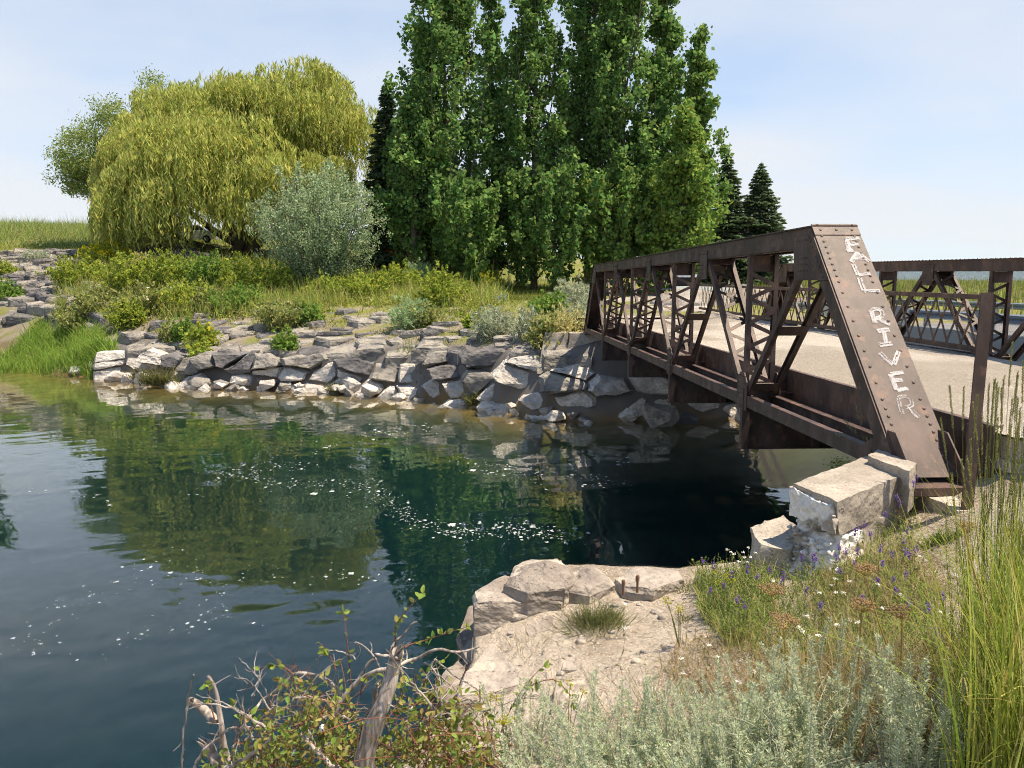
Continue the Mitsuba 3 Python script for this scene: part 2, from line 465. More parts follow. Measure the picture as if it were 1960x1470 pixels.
# near bank: soil, litter and small stones
xs = np.unique(np.concatenate([-grow(4, 60, 0.5)[::-1], axis([(-4, -2, 0.15), (-2, 5.2, 0.055), (5.2, 12, 0.35)]), grow(12, 60, 0.5)]).round(4))
ys = np.unique(np.concatenate([-grow(0, 40, 0.4)[::-1], axis([(0, 1.6, 0.12), (1.6, 7.6, 0.05), (7.6, 12.01, 0.25)])]).round(4))


def near_z(X, Y):
    p = np.stack([X, Y, 0 * X], -1)
    k = np.clip((near_shore(X) - Y) / 0.4, 0, 1)
    return height(X, Y) + k * (0.07 * (meshkit.fbm(p * 1.7, 4, 3) - 0.5) + 0.035 * (meshkit.fbm(p * 9, 3, 5) - 0.5))


put('near_bank', grid_mesh(xs, ys, near_z), 'soil', smooth=True)
tag('near_bank', 'dry stony soil bank in the foreground', kind='structure')

# far bank, river bed and plain: one sheet to the horizon
xs = np.unique(np.concatenate([-grow(46, 30000, 2.0)[::-1], axis([(-46, 8, 0.36), (8, 40, 1.0)]), grow(40, 30000, 1.5)]).round(3))
ys = np.unique(np.concatenate([axis([(11.6, 25, 0.5), (25, 62, 0.36), (62, 100, 1.0)]), grow(100, 30000, 2.0)]).round(3))
v, f = grid_mesh(xs, ys, lambda X, Y: height(X, Y) + np.clip((Y - far_shore(X)) / 2, 0, 1) * 0.25 * (meshkit.fbm(np.stack([X * 0.7, Y * 0.7, 0 * X], -1), 4, 9) - 0.5) * (np.hypot(X, Y) < 400))
pp = v * [0.35, 0.35, 0]
n1, n2 = meshkit.fbm(pp, 4, 21)[:, None], meshkit.fbm(v * [2.2, 2.2, 0], 3, 22)[:, None]
grass = np.array([0.11, 0.14, 0.03]) * (1 - n1) + np.array([0.22, 0.215, 0.08]) * n1
dirt = np.array([0.21, 0.185, 0.14]) * (0.7 + 0.6 * n2)
stone = np.array([0.16, 0.15, 0.14]) * (0.7 + 0.6 * n2)
bedc = np.array([0.20, 0.13, 0.048]) * (0.4 + 1.2 * n2)
df = (v[:, 1] - far_shore(v[:, 0]))[:, None]
k = np.clip((n2 - 0.48) * 7 + np.clip((7 - df) / 5, -0.9, 1) * 1.2, 0, 1)
c = grass * (1 - k) + dirt * k
c = np.where(df < 2.4, stone, c)
c = np.where((v[:, :1] < -21.5) & (df < 3), np.array([0.15, 0.12, 0.075]) * (0.6 + 0.8 * n2), c)
c = np.where(v[:, 2:] < WZ + 0.05, bedc, c)
put('ground', (v, f), 'ground_mat', smooth=True, color=c)
tag('ground', 'grassy far bank and stony river bed', kind='structure')

# ------------------------------------------------------------------ the river: a closed body of water under a rippled surface
scene['water_body'] = {'type': 'homogeneous', 'sigma_t': {'type': 'rgb', 'value': [0.60, 0.38, 0.46]}, 'albedo': {'type': 'rgb', 'value': [0.013, 0.056, 0.066]}}
scene['water_surface'] = {'type': 'thindielectric', 'int_ior': 1.25}


def ripple(X, Y):
    p = np.stack([X, Y, 0 * X], -1)
    w = meshkit.fbm(p * 0.16 + 5, 2, 30)
    q = p + 0.8 * np.stack([meshkit.noise(p * 0.35, 31), meshkit.noise(p * 0.35, 32), 0 * X], -1)
    calm = np.clip(0.35 + 1.5 * (w - 0.42), 0.12, 1)
    z = 0.006 * (meshkit.fbm(q * [0.9, 1.6, 0], 3, 33) - 0.5) * 2
    z = z + calm * 0.011 * (meshkit.fbm(q * [2.6, 4.6, 0] , 3, 34) - 0.5) * 0.62
    a = 0.0042 * calm * (meshkit.fbm(q * [6, 10, 0], 2, 35) - 0.5) * np.clip((34 - Y) / 15, 0.1, 1)
    return WZ + z + a


xs = np.unique(np.concatenate([[-60], axis([(-48, -22, 0.28), (-22, -9, 0.17), (-9, 7, 0.09), (7, 22, 0.35)]), [22.5, 30, 45]]).round(3))
ys = np.unique(np.concatenate([[-8, 0, 2, 3.5], axis([(4.5, 14, 0.08), (14, 24, 0.12), (24, 46, 0.19)]), [50, 56]]).round(3))
v, f = grid_mesh(xs, ys, ripple)
nx, ny = len(xs), len(ys)
edge = np.concatenate([np.arange(nx), np.arange(1, ny) * nx + nx - 1, (ny - 1) * nx + np.arange(nx - 2, -1, -1), np.arange(ny - 2, 0, -1) * nx])
low = v[edge] * [1, 1, 0] + [0, 0, -10.0]
n = len(v); m = len(edge)
k = np.arange(m); k1 = (k + 1) % m
side = np.vstack([np.stack([edge[k], n + k, n + k1], 1), np.stack([edge[k], n + k1, edge[k1]], 1)])
floor_f = np.stack([np.full(m, n + m), n + k1, n + k], 1)
vv = np.vstack([v, low, [[-10, 25, -10.0]]])
ff = np.vstack([f, side, floor_f])
# analytic-like normals so that the ripples stay crisp
key = 'river'
scene[key] = mikit.ply((vv, ff), 'water_surface', smooth=True)
scene[key]['interior'] = {'type': 'ref', 'id': 'water_body'}
scene[key]['exterior'] = {'type': 'ref', 'id': 'air'}
tag('river', 'dark green river with drifting foam', kind='structure')
# ------------------------------------------------------------------ the bridge: s along, l across (to the right), z up
BA = math.radians(2.12)
BD, BN = np.array([-math.sin(BA), math.cos(BA), 0]), np.array([math.cos(BA), math.sin(BA), 0])
UP = np.array([0, 0, 1.0])
S0, PN, L0, DW = 6.38, 2.13, 3.66, 0.43          # first node, panel, outer plane, depth of a truss between its two planes
ZT, ZB = 0.65, -1.69                             # top of top chord, underside of bottom chord
LF = 9.95                                        # outer plane side of the far truss nearest to the road + its depth


def B(s, l, z):
    return BD * s + BN * l + UP * z


def bar(a, b, width, thick, across, off=0.0):
    """flat bar from a to b: width in the plane of the truss, thickness along 'across'"""
    a, b = np.asarray(a, float), np.asarray(b, float)
    t = unit(b - a); w = unit(np.cross(t, across))
    return obox((a + b) / 2 + np.asarray(across) * off, t * np.linalg.norm(b - a) / 2, w * width / 2, unit(across) * thick / 2)


def angle_bar(a, b, width, leg, across, thick=0.012):
    """a rolled section: a plate in the plane of the truss with a leg turned inward (along 'across') on each edge"""
    a, b = np.asarray(a, float), np.asarray(b, float)
    t = unit(b - a); w = unit(np.cross(t, across)); h = (b - a) / 2; c = (a + b) / 2; n = unit(across)
    out = [obox(c, h, w * width / 2, n * thick / 2)]
    for e in (-1, 1):
        out.append(obox(c + w * e * (width / 2 - thick / 2) + n * (leg / 2 + thick / 2), h * 0.999, w * thick / 2, n * leg / 2))
    return cat(out)


def dome(c, n, r):
    """a rivet head"""
    n = unit(n); a = unit(np.cross(n, [0.3, 0.5, 0.81])); b = np.cross(n, a)
    ang = np.arange(6) * np.pi / 3
    ring = lambda rr, h: c + n * h + rr * (np.cos(ang)[:, None] * a + np.sin(ang)[:, None] * b)
    v = np.vstack([ring(r, -0.004), ring(r * 0.8, r * 0.5), [c + n * r * 0.75]])
    k = np.arange(6); k1 = (k + 1) % 6
    f = np.vstack([np.stack([k, k1, k1 + 6], 1), np.stack([k, k1 + 6, k + 6], 1), np.stack([k + 6, k1 + 6, 12 + 0 * k], 1)])
    return v, f


BR = 'truss_bridge'
tag(BR, 'brown riveted steel truss bridge with a gravel deck', 'bridge')


def rivets(holder, spots, n, r=0.016):
    key = put(holder + '__rivet', cat([dome(np.asarray(p, float), n, r) for p in spots]), 'steel', smooth=40)
    tag(key, kind='stuff')


def make_truss(l_out, inward, tilt, near):
    """one truss; tilt(s) lowers it along its length; 'inward' is the sign of l towards the road"""
    A = BN * inward
    lin = l_out + inward * DW

    def P(k, l, z):
        s = S0 + PN * k
        return B(s, l, z - tilt(s))
    zt, zb, cd = ZT - 0.11, ZB + 0.08, 0.22       # axis of the chords, chord depth
    # end posts with their cover plates
    for ka, kb, sg in ((0, 1, -1), (10, 9, 1)):
        fa, fb = P(ka, 0, ZB + 0.03), P(kb, 0, ZT - 0.02)
        t = unit(fb - fa)
        nrm = unit(np.cross(t, BN)) * (1 if sg < 0 else -1)
        if np.dot(nrm, UP) < 0:
            nrm = -nrm
        dep = 0.27
        mid = BN * (l_out + lin) / 2
        h = (fb - fa) / 2
        c = (fa + fb) / 2 + mid
        ep = put(f'{BR}__end_post', cat([obox(c, h * 1.0, BN * (DW / 2 + 0.035), nrm * 0.007)] +
                                        [obox(c + BN * e * (DW / 2 - 0.01) - nrm * (dep / 2 + 0.008), h, nrm * dep / 2, BN * 0.008) for e in (-1, 1)] +
                                        [obox(c + BN * e * (DW / 2 + 0.022) - nrm * 0.014, h, nrm * 0.006, BN * 0.03) for e in (-1, 1)]), 'steel')
        L = np.linalg.norm(fb - fa)
        pos = list(np.arange(0.12, 0.75, 0.085)) + list(np.arange(0.82, 2.3, 0.19)) + list(np.arange(2.3, L - 0.06, 0.085))
        rivets(ep, [fa + mid + t * q + BN * e * (DW / 2 - 0.035) + nrm * 0.007 for q in pos for e in (-1, 1)], nrm, 0.017)
        if near and sg < 0:
            global POST_PLANE
            POST_PLANE = (fa + mid + nrm * 0.008, nrm, t)
            # cap plate at the hip and seam line
            cap = put(f'{ep}__cap_plate', obox(fb + mid - t * 0.05 + nrm * 0.011, t * 0.085, BN * (DW / 2 + 0.04), nrm * 0.005), 'steel')
            rivets(ep, [fb + mid - t * 0.06 + BN * e * (DW / 2 - 0.04) + nrm * 0.015 for e in (-1, 0, 1)], nrm, 0.017)
    # top chord: cover plate, two webs, lips
    a, b = P(1, 0, 0), P(9, 0, 0)
    mid = BN * (l_out + lin) / 2
    h = (b - a) / 2 + BD * 0.02
    c = (a + b) / 2 + mid
    tc = put(f'{BR}__top_chord', cat([obox(c + UP * (ZT - 0.007), h, BN * (DW / 2 + 0.04), UP * 0.007)] +
                                     [obox(c + BN * e * DW / 2 + UP * (ZT - 0.014 - cd / 2), h, UP * cd / 2, BN * 0.008) for e in (-1, 1)] +
                                     [obox(c + BN * e * (DW / 2 - 0.055) + UP * (ZT - 0.02 - cd), h * 0.998, BN * 0.045, UP * 0.006) for e in (-1, 1)]), 'steel')
    ss = np.arange(S0 + PN, S0 + 9 * PN, 0.14)
    rivets(tc, [B(s, l, ZT - tilt(s)) for s in ss for l in (l_out + inward * 0.02, lin - inward * 0.02)], UP, 0.016)
    # bottom chord: two angles per plane
    a, b = P(0.22, 0, 0), P(9.78, 0, 0)
    c0 = (a + b) / 2; h = (b - a) / 2
    for l in (l_out, lin):
        sg = 1 if l == l_out else -1
        put(f'{BR}__bottom_chord', cat([obox(c0 + BN * l + UP * zb, h, UP * 0.08, BN * 0.009), obox(c0 + BN * (l + sg * inward * 0.06) + UP * (zb - 0.072), h * 0.999, BN * 0.05, UP * 0.007),
                                        obox(c0 + BN * (l + sg * inward * 0.045) + UP * (zb + 0.073), h * 0.998, BN * 0.035, UP * 0.006)]), 'steel')
    # verticals and diagonals
    for k in range(1, 9):
        down = k % 2 == 1
        members = []
        if k % 2 == 0:
            members.append(('vertical', P(k, 0, zt - 0.09), P(k, 0, zb), 0.085, True))
        pa, pb = (P(k, 0, zt), P(k + 1, 0, zb)) if down else (P(k, 0, zb), P(k + 1, 0, zt))
        t = unit(pb - pa)
        laced = (not down) if k < 5 else down
        if k == 5:
            laced = True
        members.append(('diagonal', pa + t * 0.12, pb - t * 0.12, 0.105 if laced else 0.095, laced))
        for kind, a, b, wd, laced in members:
            key = name(f'{BR}__{kind}')
            scene[key] = mikit.ply(cat([angle_bar(a + BN * (l_out + inward * 0.012), b + BN * (l_out + inward * 0.012), wd, 0.05, A), angle_bar(a + BN * (lin - inward * 0.012), b + BN * (lin - inward * 0.012), wd, 0.05, -A)]), 'steel')
            t = unit(b - a); L = np.linalg.norm(b - a); w = unit(np.cross(t, A))
            if laced:
                n = 9 if kind == 'vertical' else 10
                q = np.linspace(0.3, L - 0.24, n + 1)
                for j in range(n):
                    e = j % 2
                    la, lb = (l_out, lin) if e == 0 else (lin, l_out)
                    p0 = a + t * q[j] + BN * (la + inward * (0.03 if e == 0 else -0.03)) + w * (wd / 2 + 0.008 + 0.004 * e)
                    p1 = a + t * q[j + 1] + BN * (lb - inward * (0.03 if e == 0 else -0.03)) + w * (wd / 2 + 0.008 + 0.004 * e)
                    put(f'{key}__lacing_bar', bar(p0, p1, 0.055, 0.007, w), 'steel')
            for q in ((0.16, L - 0.14) if laced else (0.22, L * 0.5, L - 0.24)):
                put(f'{key}__tie_plate', obox(a + t * q + BN * (l_out + lin) / 2 - w * (wd / 2 + 0.009) * (1 if laced else -1), t * (0.11 if laced else 0.085), BN * (DW / 2 - 0.04), w * 0.006), 'steel')
    # gusset plates
    for k in range(1, 10):
        for l, sgn in ((l_out, -1), (lin, 1)):
            n = BN * inward * sgn
            off = n * 0.016
            if k % 2 == 1:
                wd = 0.62 if k in (1, 9) else 0.44
                ht = 0.50 if k in (1, 9) else 0.46
                cx = (0.17 if k == 1 else -0.17 if k == 9 else 0.0)
                c = P(k, l, ZT - 0.10 - ht / 2) + BD * cx + off
                pts = [(-wd / 2, ht / 2), (wd / 2, ht / 2), (wd / 2 - (0.13 if k == 1 else 0.02), -ht / 2), (-wd / 2 + (0.13 if k == 9 else 0.02), -ht / 2)]
                if k == 1:
                    pts = [(-wd / 2 + 0.05, ht / 2), (wd / 2, ht / 2), (wd / 2 - 0.07, -ht / 2), (-wd / 2 - 0.34, -ht / 2), (-wd / 2 - 0.36, -ht / 2 + 0.06)]
                    pts = [(x + 0.05, y) for x, y in pts]
                if k == 9:
                    pts = [(-wd / 2, ht / 2), (wd / 2 - 0.05, ht / 2), (wd / 2 + 0.36, -ht / 2 + 0.06), (wd / 2 + 0.34, -ht / 2), (-wd / 2 + 0.07, -ht / 2)]
            else:
                wd, ht = 0.40, 0.52
                c = P(k, l, ZB + ht / 2 - 0.05) + off
                pts = [(-wd / 2, -ht / 2), (wd / 2, -ht / 2), (wd / 2, ht / 2 - 0.12), (wd / 2 - 0.12, ht / 2), (-wd / 2 + 0.12, ht / 2), (-wd / 2, ht / 2 - 0.12)]
            m = len(pts)
            poly = np.array([c + BD * x + UP * y for x, y in pts])
            vv = np.vstack([poly - n * 0.006, poly + n * 0.006])
            ff = [[0, i, i + 1] for i in range(1, m - 1)] + [[m, m + i + 1, m + i] for i in range(1, m - 1)]
            for i in range(m):
                j = (i + 1) % m
                ff += [[i, m + i, m + j], [i, m + j, j]]
            gk = put(f'{BR}__gusset_plate', (vv, np.array(ff)), 'steel')
            if (near and sgn < 0) or (not near and sgn > 0):
                sp = []
                top = ht / 2 - 0.05
                xs_ = np.linspace(-0.2 if k % 2 else -0.14, 0.24 if k % 2 else 0.14, 8 if k % 2 else 5)
                sp += [c + BD * x + UP * top + n * 0.006 for x in xs_]
                rr = np.random.default_rng(k)
                if k % 2:
                    sp += [c + BD * (x + 0.05) + UP * y + n * 0.006 for x in (-0.10, -0.03, 0.06, 0.13) for y in (0.0, -0.07, -0.14)]
                else:
                    sp += [c + BD * x + UP * y + n * 0.006 for x in (-0.15, -0.09, 0.09, 0.15) for y in (-0.2, -0.12, -0.04, 0.04, 0.11)]
                if k == 1:
                    d = unit(P(0, 0, ZB) - P(1, 0, ZT))
                    q0 = P(1, l, ZT - 0.12) + off + n * 0.006 + BD * 0.09
                    sp += [q0 + d * q for q in np.arange(0, 0.62, 0.075)]
                rivets(gk, sp, n, 0.013)


ZERO = lambda s: 0.0


def base_plates(l_out, inward, tilt):
    for k, sg in ((0, 1), (10, -1)):
        for l, n in ((l_out, -BN * inward), (l_out + inward * DW, BN * inward)):
            s = S0 + PN * k
            c = B(s + sg * 0.30, l, ZB + 0.15 - tilt(s)) + n * 0.018
            pts = [(-0.42 * sg, -0.17), (0.45 * sg, -0.17), (0.45 * sg, 0.02), (0.05 * sg, 0.24), (-0.12 * sg, 0.24), (-0.42 * sg, -0.06)]
            poly = np.array([c + BD * x + UP * y for x, y in pts])
            m = len(pts)
            vv = np.vstack([poly - n * 0.007, poly + n * 0.007])
            ff = [[0, i, i + 1] for i in range(1, m - 1)] + [[m, m + i + 1, m + i] for i in range(1, m - 1)]
            for i in range(m):
                j = (i + 1) % m
                ff += [[i, m + i, m + j], [i, m + j, j]]
            gk = put(f'{BR}__gusset_plate', (vv, np.array(ff)), 'steel')
            rivets(gk, [c + BD * sg * x + UP * y + n * 0.007 for x, y in ((-0.3, -0.1), (-0.18, -0.03), (-0.06, 0.06), (0.05, 0.14), (0.15, -0.12), (0.28, -0.12), (0.4, -0.12), (0.28, 0.0))], n, 0.016)
        put(f'{BR}__bearing', obox(B(S0 + PN * k + sg * 0.1, l_out + inward * DW / 2, ZB - 0.05 - tilt(S0 + PN * k)), BD * 0.28, BN * 0.26, UP * 0.035), 'steel')


make_truss(L0, 1, ZERO, True)
FT = lambda s: 0.016 * (25.6 - s) - 0.03           # the far truss hangs a little towards the near bank
make_truss(LF + DW, -1, FT, False)
base_plates(L0, 1, ZERO)
base_plates(LF + DW, -1, FT)

# floor beams, stringers, kerb plates, deck
for k in (2, 4, 6, 8):
    s = S0 + PN * k
    zt_, zb_ = -1.50, -2.30
    dz = 0.0
    parts = [obox(B(s, (L0 + LF + DW) / 2, (zt_ + zb_) / 2), BN * ((LF + DW - L0) / 2 + 0.02), BD * 0.008, UP * (zt_ - zb_) / 2),
             obox(B(s, (L0 + LF + DW) / 2, zb_), BN * ((LF + DW - L0) / 2 + 0.03), BD * 0.09, UP * 0.008),
             obox(B(s, (L0 + LF + DW) / 2, zt_ - 0.01), BN * ((LF + DW - L0) / 2 - 0.6), BD * 0.09, UP * 0.008)]
    fb = put(f'{BR}__floor_beam', cat(parts), 'steel')
    for l in (L0 - 0.03, L0 + 1.0, LF - 0.7):
        sk = put(f'{fb}__stiffener', cat([obox(B(s - 0.06, l, -1.87), BD * 0.05, BN * 0.007, UP * 0.43), obox(B(s - 0.105, l + 0.045, -1.87), BD * 0.006, BN * 0.05, UP * 0.43)]), 'steel')
        if l < L0:
            rivets(fb, [B(s - 0.06, l - 0.007, z) for z in np.arange(-2.22, -1.5, 0.09)], -BN, 0.013)
for l in np.linspace(L0 + 1.0, LF - 0.9, 5):
    put(f'{BR}__stringer', cat([obox(B(S0 + 5 * PN, l, -1.72), BD * 5.02 * PN, BN * 0.006, UP * 0.16), obox(B(S0 + 5 * PN, l, -1.88), BD * 5.01 * PN, BN * 0.07, UP * 0.007)]), 'steel')
for l, tl in ((L0 + 0.68, 0), (LF - 0.32, 1)):
    for j in range(5):
        sa, sb = S0 - 0.1 + 2 * PN * j + 0.005, S0 - 0.1 + 2 * PN * (j + 1) - 0.005
        tz = (FT((sa + sb) / 2) + 0.02) * tl
        kp = put(f'{BR}__kerb_plate', cat([obox(B((sa + sb) / 2, l, -1.42 - tz), BD * (sb - sa) / 2, BN * 0.007, UP * 0.225),
                                           obox(B((sa + sb) / 2, l - 0.04, -1.20 - tz), BD * (sb - sa) / 2, BN * 0.04, UP * 0.006) if False else obox(B((sa + sb) / 2, l + 0.03, -1.20 - tz), BD * (sb - sa) / 2, BN * 0.03, UP * 0.005),
                                           obox(B((sa + sb) / 2, l - 0.05, -1.60), BD * (sb - sa) / 2, BN * 0.05, UP * 0.006)]), 'steel')
        if not tl:
            rivets(kp, [B(s, l - 0.055, -1.592) for s in np.arange(sa + 0.1, sb, 0.36)], UP, 0.016)
            put(f'{kp}__stiffener', obox(B(sa + 0.25, l - 0.045, -1.4), BD * 0.006, BN * 0.038, UP * 0.19), 'steel')
# lower lateral bracing visible in the gap
for j in range(5):
    put(f'{BR}__bracing_bar', bar(B(S0 + 2 * PN * j + 0.3, L0 + 0.05, -1.74), B(S0 + 2 * PN * (j + 1) - 0.3, L0 + 3.0, -1.74), 0.08, 0.01, UP), 'steel')
    put(f'{BR}__tie_angle', bar(B(S0 + 2 * PN * j + 1.1, L0 + 0.05, -1.70), B(S0 + 2 * PN * j + 1.1, L0 + 0.62, -1.70), 0.07, 0.012, UP), 'steel')

rng = np.random.default_rng(5)
ss, ll = np.linspace(S0 - 0.3, S0 + 10 * PN + 0.6, 240), np.linspace(L0 + 0.70, LF - 0.34, 72)
S, Lg = np.meshgrid(ss, ll, indexing='ij')
nz = meshkit.fbm(np.stack([S * 0.8, Lg * 0.8, 0 * S], -1), 4, 2) - 0.5
n2 = meshkit.fbm(np.stack([S * 7, Lg * 7, 0 * S], -1), 2, 3) - 0.5
Z = -1.24 + 0.06 * nz + 0.022 * n2 - 0.03 * np.abs(np.sin((Lg - L0) * 1.05)) - FT(S) * np.clip((Lg - L0 - 3) / 3.4, 0, 1) * 0.9
Vd = (BD * S[..., None] + BN * Lg[..., None] + UP * Z[..., None]).reshape(-1, 3)
i, j = np.meshgrid(np.arange(len(ss) - 1), np.arange(len(ll) - 1), indexing='ij')
a = (i * len(ll) + j).ravel()
q = np.stack([a, a + len(ll), a + len(ll) + 1, a + 1], -1)
tk = put(f'{BR}__deck', cat([(Vd, np.vstack([q[:, [0, 2, 1]], q[:, [0, 3, 2]]])), obox(B(S0 + 5 * PN + 0.15, (L0 + LF) / 2 + 0.2, -1.52), BD * (5 * PN + 0.4), BN * ((LF - L0) / 2 - 0.54), UP * 0.045)]), 'gravel', smooth=50)
tag(tk, 'sunlit pale gravel deck')

# lattice railing on the road side of the far truss
LR = 9.42
RT = lambda s: 0.0115 * (27.0 - s)
rl = f'{BR}__railing'
sa, sb = 14.35, 33.5
ztop, zbot = -0.045, -1.13
pa, pb = B(sa, LR, 0), B(sb, LR, 0)


def RP(s, z, dl=0.0):
    return B(s, LR + dl, z - RT(s))


scene[rl] = mikit.ply(cat([bar(RP(sa, ztop - 0.045), RP(sb, ztop - 0.045), 0.09, 0.012, BN), bar(RP(sa, ztop, 0.05), RP(sb, ztop, 0.05), 0.11, 0.012, UP)]), 'steel')
put(rl + '__bottom_rail', cat([bar(RP(sa, zbot + 0.05), RP(sb, zbot + 0.05), 0.10, 0.012, BN), bar(RP(sa, zbot, 0.05), RP(sb, zbot, 0.05), 0.11, 0.012, UP)]), 'steel')
put(rl + '__end_frame', cat([bar(RP(sa - 0.03, ztop - 0.02), RP(sa - 0.03, zbot), 0.02, 0.05, BN, 0.02), bar(RP(sa - 0.03, ztop - 0.02, 0.26), RP(sa - 0.03, zbot, 0.26), 0.02, 0.05, BN),
                             obox(RP(sa - 0.03, ztop - 0.02, 0.13), BN * 0.15, BD * 0.03, UP * 0.008), obox(RP(sa - 0.03, zbot - 0.02, 0.13), BN * 0.17, BD * 0.09, UP * 0.02)]), 'steel')
H = ztop - zbot
n = 0
for s in np.arange(sa - H * 0.52 + 0.1, sb, 0.47):
    for sg in (1, -1):
        e0, e1 = (s, s + H * 0.52) if sg > 0 else (s + H * 0.52, s)
        z0, z1 = zbot + 0.03, ztop - 0.03
        lo, hi = min(e0, e1), max(e0, e1)
        if lo < sa or hi > sb:
            continue
        put(rl + '__lattice_bar', bar(RP(e0, z0, 0.013 + 0.010 * (sg > 0)), RP(e1, z1, 0.013 + 0.010 * (sg > 0)), 0.055, 0.008, BN), 'steel')
rivets(rl, [RP(s, zbot + 0.06, -0.006) for s in np.arange(sa + 0.2, sb, 0.47)] + [RP(s, (ztop + zbot) / 2, -0.004) for s in np.arange(sa + 0.3, sb, 0.47)], -BN, 0.016)
for s in np.arange(sa + 0.4, sb, 2 * PN):
    put(rl + '__bracket', bar(RP(s, -0.35, 0.02), B(s, LF + 0.02, -0.35 - RT(s)), 0.05, 0.012, UP), 'steel')

# chalked lettering on the end post: strokes read off the photograph, laid on the plate where they stand
o, nrm, tdir = POST_PLANE
STROKES = {
    'F': [[(384, 184), (392, 222), (397, 258)], [(384, 187), (425, 183), (462, 180)], [(391, 222), (425, 217), (455, 213)], [(386, 257), (424, 250)]],
    'A': [[(414, 324), (438, 290), (456, 266)], [(456, 266), (488, 296), (522, 322)], [(424, 306), (505, 300)]],
    'L': [[(427, 340), (440, 372), (454, 404)], [(454, 404), (490, 398), (528, 394)]],
    'L2': [[(461, 424), (474, 462), (489, 501)], [(489, 501), (535, 500), (586, 500)]],
    'R': [[(535, 624), (547, 660), (560, 697)], [(535, 624), (560, 613), (588, 619), (603, 640), (592, 662), (555, 672)], [(578, 668), (610, 688), (648, 706)]],
    'I': [[(574, 750), (610, 743), (646, 740)], [(609, 745), (616, 785), (624, 824)], [(584, 832), (622, 826), (661, 822)]],
    'V': [[(590, 880), (628, 918), (668, 951)], [(668, 951), (684, 910), (697, 870)]],
    'E': [[(654, 1012), (672, 1058), (691, 1107)], [(654, 1012), (692, 1004), (731, 1000)], [(672, 1054), (726, 1046)], [(691, 1107), (724, 1100), (757, 1094)]],
    'R2': [[(703, 1158), (716, 1205), (731, 1254)], [(703, 1158), (745, 1150), (776, 1168), (782, 1195), (742, 1210)], [(760, 1206), (795, 1244), (828, 1278)]],
}


def on_post(x, y, lift=0.0015):
    d = ray(1500 + x / 3.1957, 400 + y / 3.1957)
    return d * (np.dot(o, nrm) / np.dot(d, nrm)) + nrm * lift


EPK = f'{BR}__end_post'
rng = np.random.default_rng(11)
for ch, strokes in STROKES.items():
    quads = []
    cen = np.vstack([np.array(st, float) for st in strokes]).mean(0)
    for st in strokes:
        pts = spline(np.array([on_post(*(cen + (np.array(p) - cen) * 1.02)) for p in st]), 26)
        tt = unit(np.gradient(pts, axis=0)); ww = np.cross(nrm, tt)
        faint = ch == 'R2'
        for strand in range(7 if faint else 13):
            off = rng.uniform(-0.024, 0.024)
            wd = rng.uniform(0.0022, 0.0062) * (0.6 if faint else 1)
            k = 0
            while k < 24:
                run = rng.integers(2, 9)
                e = min(25, k + run)
                if rng.random() > (0.42 if faint else 0.2):
                    seg = pts[k:e + 1]; w = ww[k:e + 1]
                    j = off + rng.normal(size=len(seg)) * 0.0016
                    hw = wd * rng.uniform(0.5, 1.2, len(seg))
                    l_ = seg + w * (j + hw)[:, None]; r_ = seg + w * (j - hw)[:, None]
                    lift = nrm * (0.0003 * strand)
                    v_ = np.vstack([l_ + lift, r_ + lift]); m = len(seg)
                    q_ = [[i, i + 1, m + i + 1] for i in range(m - 1)] + [[i, m + i + 1, m + i] for i in range(m - 1)]
                    quads.append((v_, np.array(q_)))
                k = e + (1 if rng.random() < 0.3 else 0)
    put(f'{EPK}__letter', cat(quads), 'chalk')
tag(EPK, 'sloping end post chalked with the words FALL RIVER')

# steel post beside the end post
pb_ = at_y(1852, 950, 5.95); pt_ = at_y(1889, 560, 5.95)
pb_ = pb_ - UP * 0.12
h = (pt_ - pb_) / 2; c = (pt_ + pb_) / 2
SPK = put('steel_post', cat([obox(c, h, BN * 0.046, BD * 0.006), obox(c + BN * 0.046 + BD * 0.035, h, BN * 0.006, BD * 0.04)]), 'steel')
tag(SPK, 'upright brown steel angle post standing right of the lettered end post', 'post')

# ------------------------------------------------------------------ abutments
def rough_block(poly_lo, poly_hi, mat, key, amp=0.03, edge=0.12, seed=0, freq=4.0):
    """a block between two quads/polygons (same count), subdivided and roughened"""
    lo, hi = np.asarray(poly_lo, float), np.asarray(poly_hi, float)
    m = trimesh.Trimesh(np.vstack([lo, hi]), ConvexHull(np.vstack([lo, hi])).simplices, process=False)
    m = trimesh.convex.convex_hull(np.vstack([lo, hi]))
    v_, f_ = trimesh.remesh.subdivide_to_size(m.vertices, m.faces, edge)
    mm = trimesh.Trimesh(v_, f_, process=True); mm.merge_vertices()
    p = mm.vertices * freq
    d = np.stack([meshkit.fbm(p + s * 17.3, 3, seed + s) - 0.5 for s in range(3)], -1)
    mm.vertices = mm.vertices + d * 2 * amp
    return put(key, mm, mat, smooth=35)


s1 = S0 + 10 * PN - 0.35
AB = 'abutment'
tag(AB, 'grey concrete far abutment below the bridge end', 'abutment')
quad = lambda a, b, la, lb, z: [B(a, la, z), B(b, la, z), B(b, lb, z), B(a, lb, z)]
rough_block(quad(s1, s1 + 1.6, L0 - 0.85, LF + 1.3, -3.32), quad(s1 + 0.1, s1 + 1.6, L0 - 0.55, LF + 1.3, -1.72), 'concrete', AB + '__wall', 0.02, 0.35, 1)
rough_block(quad(s1 - 0.15, s1 + 0.9, L0 - 1.75, L0 - 0.75, -3.15), quad(s1 + 0.2, s1 + 0.9, L0 - 1.45, L0 - 0.6, -1.72), 'concrete', AB + '__wing', 0.08, 0.14, 3, 3.0)
s2 = S0 + 0.55
rough_block(quad(S0 - 0.6, s2, L0 + 0.1, LF + 1.3, -4.9), quad(S0 - 0.6, s2, L0 + 0.1, LF + 1.3, -1.78), 'concrete', 'near_abutment__wall', 0.02, 0.4, 5)
